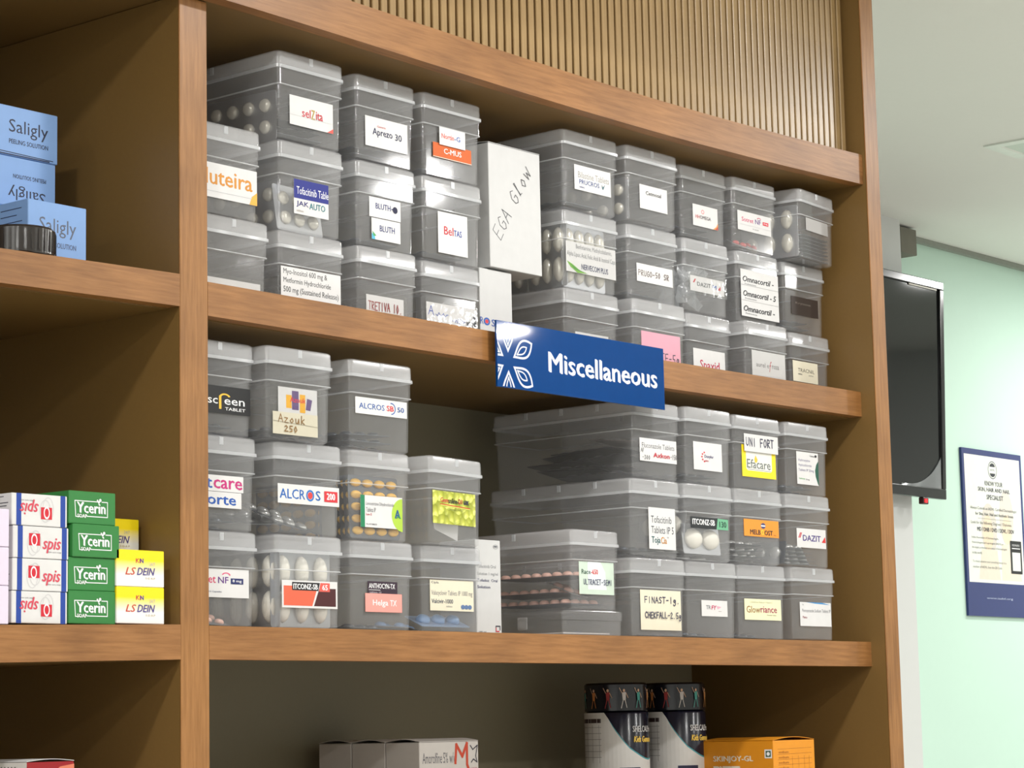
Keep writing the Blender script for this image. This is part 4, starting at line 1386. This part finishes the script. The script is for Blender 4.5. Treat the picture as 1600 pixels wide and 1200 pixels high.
carton('white_carton', .5125, .0450, .3540, .0640, .11, .1115, 'white carton with blue and red print squeezed behind the blue sign', CARD, draw=d_ros)


def d_tof(p):
    p.t('Tofacitinib Oral', .05, .265, .80, .30, GRY); p.t('Solution 1 mg/ml', .05, .345, .88, .385, GRY); p.t('Tofadoz  Oral', .05, .415, .86, .445, (40, 44, 90), 1); p.t('Solution', .05, .485, .56, .515, (40, 44, 90), 1)
    p.ring(.8, .07, .1, .022, .12, GRY); p.r(.74, .06, .86, .075, GRY); p.t('100 ml', .08, .965, .36, .98, BLK)
    p.line([(.76, .93), (.76, .91), (.92, .91), (.92, .95)], .0013, (30, 30, 50)); p.line([(.76, .93), (.76, .965), (.88, .965)], .0013, (200, 40, 60))


carton('narrow_carton', .4910, .0420, .0000, .0480, .060, .1180, 'narrow white carton with grey lettering standing between stacks on lower shelf', CARD, draw=d_tof)

# light blue cartons, upper left compartment
LB_ = plain('light_blue_card', (134, 172, 226), 0.5)
SALT = (24, 30, 60)


def d_sal(flip=False, faint=False):
    def f(p):
        c = (108, 116, 140) if faint else SALT
        if flip:
            p.t('Saligly', .22, .56, .83, .86, c, 0, 0, True); p.t('PEELING SOLUTION', .30, .34, .84, .42, c, 1, 0, True)
        else:
            p.t('Saligly', .20, .26, .84, .60, c); p.t('PEELING SOLUTION', .20, .66, .84, .75, c, 1)
            p.line([(.02, .93), (.92, .955)], .0009, (20, 26, 60)); p.line([(.02, .975), (.86, .98)], .0012, (20, 26, 60))
    return f


def s_lines(p):
    for k in range(8):
        p.line([(.1, .12 + .1 * k), (.55 + .35 * random.random(), .12 + .1 * k)], .0009, (36, 50, 90))


SZ = .3774
carton('blue_carton', -.2010, .1160, SZ, .0835, .075, .0735, 'light blue carton hidden at the bottom of the blue carton stack', LB_)
carton('blue_carton', -.2015, .1160, SZ + .0740, .0835, .075, .0550, 'light blue carton with upside-down lettering, under the top one', LB_, draw=d_sal(True))
carton('blue_carton', -.2000, .1150, SZ + .1295, .0840, .075, .0550, 'topmost light blue carton with dark lettering in the upper left compartment', LB_, draw=d_sal())
carton('blue_carton', -.2012, .0600, SZ, .0796, .050, .0710, 'light blue carton standing in front, nearest the wooden divider', LB_,
       draw=lambda p: (p.t('Saligly', .19, .24, .82, .52, (92, 98, 116)), p.t('PEELING SOLUTION', .16, .60, .82, .68, (80, 90, 120), 1)), side=s_lines)
# dark jar lid on the same shelf
jl = thing('jar_lid', (-.2330, .0345, .3764), 'dark smoky round lid lying at the shelf edge before the blue cartons', 'lid')
SMOKE = plain('smoky_plastic', (48, 44, 42), 0.14, spec=0.7)
lathe('rim', [(.0355, 0), (.0365, .001), (.0372, .026), (.0350, .0285), (.0330, .0285), (.0325, .004)], SMOKE, jl, 48)
for k in range(30):
    a = 2 * math.pi * k / 30
    o = box('grip', -.0012, -.0009, .003, .0012, .0009, .024, SMOKE, jl)
    o.location = (.0370 * math.cos(a), .0370 * math.sin(a), 0)
    o.rotation_euler = (0, 0, a + math.pi / 2)

# soap cartons, middle left compartment
SOAPW = plain('soap_white', (224, 223, 221), 0.35)
SOAPG = plain('soap_green', (52, 128, 62), 0.35)
PINKC = plain('lilac_card', (226, 214, 232), 0.4)


def d_ospis(flip):
    def f(p):
        tr = (lambda u, v: (1 - u, 1 - v)) if flip else (lambda u, v: (u, v))
        p.r(.08, 0, .17, 1, (28, 66, 156)); p.r(.875, 0, .965, 1, (28, 66, 156))
        G = (206, 204, 204)
        for (a, b, ru, rv) in ((.35, .55, .10, .38), (.40, .48, .10, .36)):
            c = tr(a, b)
            p.ring(c[0], c[1], ru, rv, .09, G)
        a, b = tr(.28, .22), tr(.48, .60)
        p.r(min(a[0], b[0]), min(a[1], b[1]), max(a[0], b[0]), max(a[1], b[1]), (206, 30, 50))
        c = tr(.375, .43)
        p.ring(c[0], c[1], .055, .20, .3, WHT)
        a, b = tr(.52, .34), tr(.86, .82)
        p.t('spis', a[0], a[1], b[0], b[1], (214, 70, 90), 1, .3) if not flip else p.t('spis', b[0], b[1], a[0], a[1], (214, 70, 90), 1, .3, True)
        a, b = tr(.62, .76), tr(.86, .82)
        p.t('Skin care soap', a[0], a[1], b[0], b[1], (90, 80, 90), 0) if not flip else p.t('Skin care soap', b[0], b[1], a[0], a[1], (90, 80, 90), 0, 0, True)
    return f


def s_text(p):
    for k in range(9):
        p.line([(.12, .1 + .1 * k), (.95 - .2 * random.random(), .1 + .1 * k)], .0009, (70, 70, 76))


def d_ycerin(p):
    p.line([(.24, .78), (.14, .78), (.12, .30), (.62, .30)], .0009, WHT); p.line([(.70, .30), (.82, .30), (.82, .76), (.38, .76)], .0009, WHT)
    p.t('Ycerin', .16, .34, .78, .66, WHT, 2); p.t('SOAP', .17, .70, .38, .81, WHT, 2)
    for (a, b, r) in ((.63, .31, .022), (.66, .25, .026), (.60, .26, .016)):
        p.e(a, b, r, r * 1.9, WHT, n=12)


hs = .0328
for i in range(4):
    where = ('lowest', 'second from bottom', 'third from bottom', 'topmost')[i]
    dx = (-.001, .0, .0005, -.0015)[i]
    fl_ = i in (0, 3)
    carton('soap_carton', -.2620 + dx, .0060, -.0018 + i * hs, .0715, .088, hs - .0006,
           'white soap carton with blue bands%s, %s of its stack' % (' and upside-down red print' if fl_ else ' and red print', where), SOAPW, draw=d_ospis(fl_), side=s_text)
    dx = (.0, -.0005, .0035, .0)[i]
    carton('soap_carton', -.1895 + dx, .0060 - (.002 if i == 2 else 0), -.0010 + i * .0342, .0625, .088, .0340,
           'green soap carton with white lettering, %s of its stack' % where, SOAPG, draw=d_ycerin)


def grad_yellow():
    m, nt, N, Lk, b = new_mat('yellow_to_white_print')
    tc = N.new('ShaderNodeTexCoord')
    sx = N.new('ShaderNodeSeparateXYZ')
    cr = N.new('ShaderNodeValToRGB')
    cr.color_ramp.elements[0].color = (*lin((240, 238, 236)), 1)
    cr.color_ramp.elements[1].color = (*lin((250, 224, 20)), 1)
    cr.color_ramp.elements[0].position = 0.32
    cr.color_ramp.elements[1].position = 0.72
    Lk.new(tc.outputs['Generated'], sx.inputs[0])
    Lk.new(sx.outputs[2], cr.inputs[0])
    Lk.new(cr.outputs[0], b.inputs['Base Color'])
    b.inputs['Roughness'].default_value = 0.4
    return m


YG = grad_yellow()


def d_ls(p):
    p.t('KN', .40, .23, .56, .35, (200, 60, 60), 2); p.t('N', .49, .23, .56, .35, (50, 70, 160), 2)
    p.t('LS', .18, .48, .40, .68, (206, 84, 60), 1, .3); p.t('DEIN', .42, .48, .80, .68, (80, 70, 140), 1, .3); p.t('24/7', .68, .33, .80, .42, (190, 190, 190)); p.t('S O A P', .6, .74, .8, .79, (170, 150, 80))


carton('yellow_carton', -.1270, .0040, .0003, .0660, .052, .0385, 'yellow and white carton on the shelf beside the wooden divider, lower one', YG, draw=d_ls)
carton('yellow_carton', -.1275, .0040, .0391, .0665, .052, .0385, 'yellow and white carton stacked on another beside the wooden divider', YG, draw=d_ls)
for i in range(3):
    carton('yellow_carton', -.1165, .0580, -.0003 + i * .0388, .0680, .052, .0383,
           ('yellow carton at the back, hidden behind the front yellow stack', 'yellow carton at the back, second in its stack', 'yellow carton half hidden behind the green soap cartons')[i], YG, draw=d_ls)
for i in range(3):
    carton('lilac_carton', -.3500, -.0010, -.0035 + i * .0383, .0780, .07, .0378,
           'pale lilac carton at the left picture edge, %s of three' % ('lowest', 'middle', 'topmost')[i], PINKC)
# red carton, lowest left compartment
t = carton('red_carton', -.2230, .0300, -.2642, .0615, .090, .1240, 'dark red carton with white side in the bottom left compartment', plain('deep_red_card', (150, 22, 30), 0.35),
           draw=lambda p: (p.p([(.35, .16), (.7, .04), (1, .02), (1, .10), (.6, .12)], (214, 120, 90)), p.ring(.16, .1, .09, .05, .3, (226, 190, 120))),
           side=lambda p: (p.r(.0, .0, 1, 1, (226, 222, 216)), [p.line([(.08 + .06 * k, .04), (.08 + .06 * k, .12)], .0016, (70, 60, 60)) for k in range(13)]))
flap(t, .0615, .090, .1240, .0022, CARD, 'x')

# ------------------------------------------------------------------ bottom compartment
BZ = -.2643


def d_amor(p):
    p.t('Amorolfine 5% w/v', .05, .10, .60, .20, (80, 80, 90)); p.t('Medicated Nail Lacquer', .05, .29, .74, .40, (80, 80, 90)); p.t('Amrolstar', .05, .50, .40, .62, (30, 30, 80), 1)
    R_ = (206, 70, 40)
    p.line([(.60, .20), (.62, .03), (.72, .14), (.80, .02), (.80, .22), (.93, .44), (.76, .42), (.66, .60)], .0042, R_)
    p.line([(.86, .04), (.90, .08), (.98, .04), (.95, .14), (.97, .20), (.91, .17), (.87, .20)], .0013, (30, 30, 50)); p.t('LACQUER', .86, .25, .97, .28, RED)


for i in range(3):
    t = carton('lacquer_carton', .4675, .1200 + i * .0585, BZ, .1125, .0570, .1330,
               ('white carton with orange star outline, frontmost of three on the bottom shelf', 'plain grey-sided carton, middle of three on the bottom shelf', 'plain grey-sided carton, rearmost of three on the bottom shelf')[i],
               GREYCARD, draw=d_amor if i == 0 else None)
    flap(t, .1125, .0570, .1330, .0035, GREYCARD, 'y')


# supplement jars
def jar(x, y, label):
    t = thing('supplement_jar', (x, y, BZ), label, 'jar')
    r = .0455
    b = lathe('body', [(r - .003, 0), (r, .003), (r, .165), (r - .001, .167), (r - .004, .1685)], plain('jar_navy', (22, 24, 44), 0.18, spec=0.6), t, 64)
    lathe('cap', [(r - .0015, .1688), (r - .0006, .1695), (r - .0006, .206), (r - .003, .2085), (r - .006, .2088)], plain('jar_cap', (20, 20, 30), 0.2, spec=0.6), t, 64)
    # camera looks from azimuth az; u runs left to right around the jar
    az = math.atan2(-1.961 - y, -1.8416 - x)
    span = math.pi * 1.0

    def fn(a, bb, d):
        th = az - span / 2 + a / (r)
        rr = r + .0002 + d
        return (rr * math.cos(th), rr * math.sin(th), bb)
    Wd = span * r
    pp = Print(Wd, .167, fn)

    def curved(u0, v0, u1, v1, c, top=None, n=24):
        pts, fs = [], []
        for k in range(n + 1):
            u = u0 + (u1 - u0) * k / n
            pts += [(u, top(u) if top else v0), (u, v1)]
        for k in range(n):
            fs.append((2 * k + 1, 2 * k + 3, 2 * k + 2, 2 * k))
        pp.add(pts, fs, c)
    LW = (224, 222, 218)
    # white field rises at left, sweeps down under the navy panel
    def top(u):
        if u < .40:
            return .0
        if u < .62:
            return .0 + .30 * ((u - .40) / .22) ** .7
        return min(.40, .30 + .10 * math.sin((u - .62) / .38 * math.pi * .7))
    curved(.0, 0, 1.0, 1.0, (70, 160, 168), lambda u: max(0.0, top(u) - (.012 if u > .45 else 0)))
    curved(.0, 0, 1.0, 1.0, LW, top)
    curved(.03, .05, .34, .085, (60, 44, 44), None, 10)
    for k in range(6):
        curved(.04, .12 + .05 * k, .34, .124 + .05 * k, (150, 146, 142), None, 8)
    for k in range(4):
        curved(.06 + .085 * k, .10, .064 + .085 * k, .42, (150, 146, 142), None, 1)
    curved(.02, .50, .13, .545, (66, 120, 112), None, 6)
    pp.e(.22, .55, .075, .075, (206, 120, 40), 180, 360, 14)
    for a in (.19, .25):
        pp.ring(a, .52, .022, .018, .45, (40, 36, 40), 10, 170, 10)
    pp.t('SHELCALPro', .66, .115, .95, .165, WHT, 1)
    pp.t('Kids Gummies', .67, .20, .97, .25, (246, 206, 90), 2, .2)
    curved(.52, .46, .74, .50, (34, 38, 70), None, 8)
    for k in range(3):
        pp.ring(.55, .56 + .07 * k, .022, .022, .4, (50, 120, 140), 0, 360, 14)
        curved(.60, .555 + .07 * k, .74, .565 + .07 * k, (150, 150, 150), None, 6)
    pp.build('wrap_label', b)
    # small dancing figures on the cap band
    pc = Print(Wd, .036, lambda a, bb, d: ((r + .0002 + d) * math.cos(az - span / 2 + a / r), (r + .0002 + d) * math.sin(az - span / 2 + a / r), .1695 + bb))
    for k, c in enumerate(((60, 150, 140), (206, 130, 70), (160, 50, 50), (220, 214, 210), (80, 170, 160), (210, 150, 90))):
        u = .10 + .16 * k
        pc.e(u, .22, .012, .06, (222, 180, 150), n=10)
        pc.p([(u - .02, .3), (u + .02, .28), (u + .015, .6), (u - .015, .6)], c)
        pc.line([(u - .01, .6), (u - .03, .9)], .0011, c)
        pc.line([(u + .01, .6), (u + .025, .88)], .0011, c)
        pc.line([(u - .02, .32), (u - .045, .12)], .0008, (222, 180, 150))
        pc.line([(u + .02, .32), (u + .04, .5)], .0008, (222, 180, 150))
    pc.build('cap_print', t)
    return t


jar(.9760, .2000, 'navy and white supplement jar, left one of two on the bottom shelf')
jar(1.0950, .1850, 'navy and white supplement jar beside the orange carton on the bottom shelf')

ORC = plain('orange_card', (226, 146, 30), 0.4)


def s_skin(p):
    p.r(0, .52, 1, 1, (206, 116, 24)); p.t('SKINJOY-GL', .16, .17, .72, .25, (236, 226, 206), 2); p.t('FIZZ', .16, .29, .54, .46, (236, 226, 206), 2)
    p.r(.88, .10, .98, .20, (240, 240, 240)); p.r(.895, .115, .965, .185, (60, 90, 70)); p.e(.93, .15, .022, .022, (250, 250, 250))


def d_skin(p):
    for k in range(9):
        p.line([(.10, .10 + .06 * k), (.92, .09 + .06 * k)], .0004, (150, 90, 20))
    for u in (.45, .6, .74, .86):
        p.line([(u, .18), (u, .6)], .0004, (150, 90, 20))
    for k in range(8):
        p.t('sodium', .12, .12 + .06 * k, .36, .145 + .06 * k, (150, 90, 20))


t = carton('orange_carton', 1.1030, .0200, BZ, .1060, .1240, .1230, 'orange carton with white lettering on its side, bottom right compartment', ORC, draw=d_skin, side=s_skin)
flap(t, .1060, .1240, .1230, .004, ORC, 'x')

# ================================================================== TELEVISION
tv = thing('television', (2.632, 1.17, .4316), 'black flat television on the far wall, partly hidden by the shelving', 'television', rot=(.035, 0, 0))
TW, TH = .9995, .5530
BEZ = plain('tv_bezel', (20, 20, 22), 0.18, spec=0.6)
SCR = plain('tv_screen', (16, 17, 18), 0.05, spec=0.5)
bz = [(0, 0, TW, .026), (0, TH - .020, TW, TH), (0, .026, .018, TH - .020), (TW - .018, .026, TW, TH - .020)]
for (a, b, c, d) in bz:
    box('bezel', a, 0, b, c, .018, d, BEZ, tv, bevel=.002)
box('screen', .017, .006, .025, TW - .017, .0085, TH - .019, SCR, tv)
box('back_cover', .02, .0185, .02, TW - .02, .050, TH - .02, BEZ, tv, bevel=.008)
box('wall_mount', .3, .0502, .15, .7, .0615, .42, BEZ, tv)
ld = box('status_light', TW - .118, -.002, -.017, TW - .092, .012, -.0002, plain('tinted_led_housing', (60, 20, 20), 0.3), tv, bevel=.002)
box('led', TW - .112, -.0032, -.013, TW - .100, -.0020, -.004, plain('red_led', (230, 20, 30), 0.3, emit=2.5), ld)
# torn protective film left at the screen corner and along its top edge
FILM = plastic('film', .22, rough=.12, bump=.5, bscale=40, gloss=1.0)
fv, ff = [], []
for k in range(13):
    s = k / 12
    x = TW - .02 - .19 * (1 - s)
    hh = .004 + .075 * s ** 3
    fv += [(x, .0035 - .002 * math.sin(9 * s), .0262), (x, .0035 + .001 * math.cos(11 * s), .0262 + hh), (x, .0042 - .002 * math.sin(9 * s), .0262), (x, .0042 + .001 * math.cos(11 * s), .0262 + hh)]
for k in range(12):
    a, b = 4 * k, 4 * k + 4
    ff += [(a, b, b + 1, a + 1), (a + 3, b + 3, b + 2, a + 2), (a + 1, b + 1, b + 3, a + 3), (a, a + 2, b + 2, b)]
ff += [(0, 1, 3, 2), (48, 50, 51, 49)]
mesh('film_scrap', fv, ff, FILM, tv)
box('film_scrap', TW - .165, .003, TH - .024, TW - .03, .0045, TH - .0202, plain('pale_film', (200, 196, 180), 0.4), tv)

# ================================================================== POSTER
po = thing('wall_poster', (3.983, 1.3200, .1551), 'white information poster with navy border on the mint wall', 'poster')
PW, PH = .3270, .4495
NV = (36, 50, 112)
bd = box('board', 0, 0, 0, PW, .0070, PH, plain('poster_navy', NV, 0.3), po)
p = Print(PW, PH, front_fn(0, 0, 0))
p.r(.035, .035, .965, .80, (240, 243, 232))
BE = (232, 224, 206)
p.e(.40, .48, .13, .16, (222, 216, 204)); p.e(.38, .50, .085, .11, (238, 220, 192)); p.e(.70, .40, .12, .17, (224, 218, 206)); p.e(.70, .47, .075, .09, (238, 220, 192))
p.p([(.20, .78), (.26, .60), (.52, .60), (.56, .78)], BE); p.p([(.58, .78), (.60, .56), (.86, .56), (.92, .78)], BE)
p.ring(.50, .115, .075, .055, .12, (120, 126, 130)); p.e(.50, .095, .045, .022, (40, 44, 50), 0, 180, 12); p.e(.50, .135, .045, .022, (40, 44, 50), 180, 360, 12); p.t('IADVL', .46, .108, .54, .121, (130, 140, 150))
DK = (44, 48, 64)
p.t('KNOW YOUR', .36, .185, .66, .213, DK, 1); p.t('SKIN, HAIR AND NAIL', .24, .225, .78, .253, DK, 1); p.t('SPECIALIST', .38, .268, .66, .296, DK, 1)
G2 = (120, 122, 118)
p.t('Always Consult an IADVL Certified Dermatologist', .10, .345, .88, .367, G2); p.t('for Skin, Hair, Nail and Aesthetic Issues', .18, .378, .82, .398, G2, 1); p.line([(.22, .415), (.78, .415)], .0008, (160, 160, 150))
p.t('Look for the following Degrees / Diplomas', .10, .432, .78, .455, G2); p.t('MD / DNB / DVD / DDVL / DDV', .20, .468, .82, .492, (70, 74, 84), 1)
for k, s in enumerate(('Indian Association of Dermatologists,', 'Venereologists and Leprologists (IADVL) is', 'the largest professional association of Dermatologists', 'in the world.')):
    p.t(s, .10, .525 + .03 * k, (.55, .62, .68, .26)[k], .540 + .03 * k, (100, 102, 104))
p.t('To check whether your consulting doctor is a', .10, .668, .66, .684, (130, 132, 128)); p.t('member of IADVL, Scan the QR Code', .10, .70, .58, .716, (120, 122, 120))
p.r(.74, .535, .93, .735, (18, 18, 20)); p.t('MEMBERS', .77, .555, .90, .568, (200, 200, 200), 1); p.r(.765, .578, .905, .584, (230, 230, 230)); p.r(.765, .605, .905, .718, (226, 230, 224))
p.t('www.iadvl.org', .30, .885, .74, .900, (190, 200, 226), 1)
p.build('poster_print', bd)
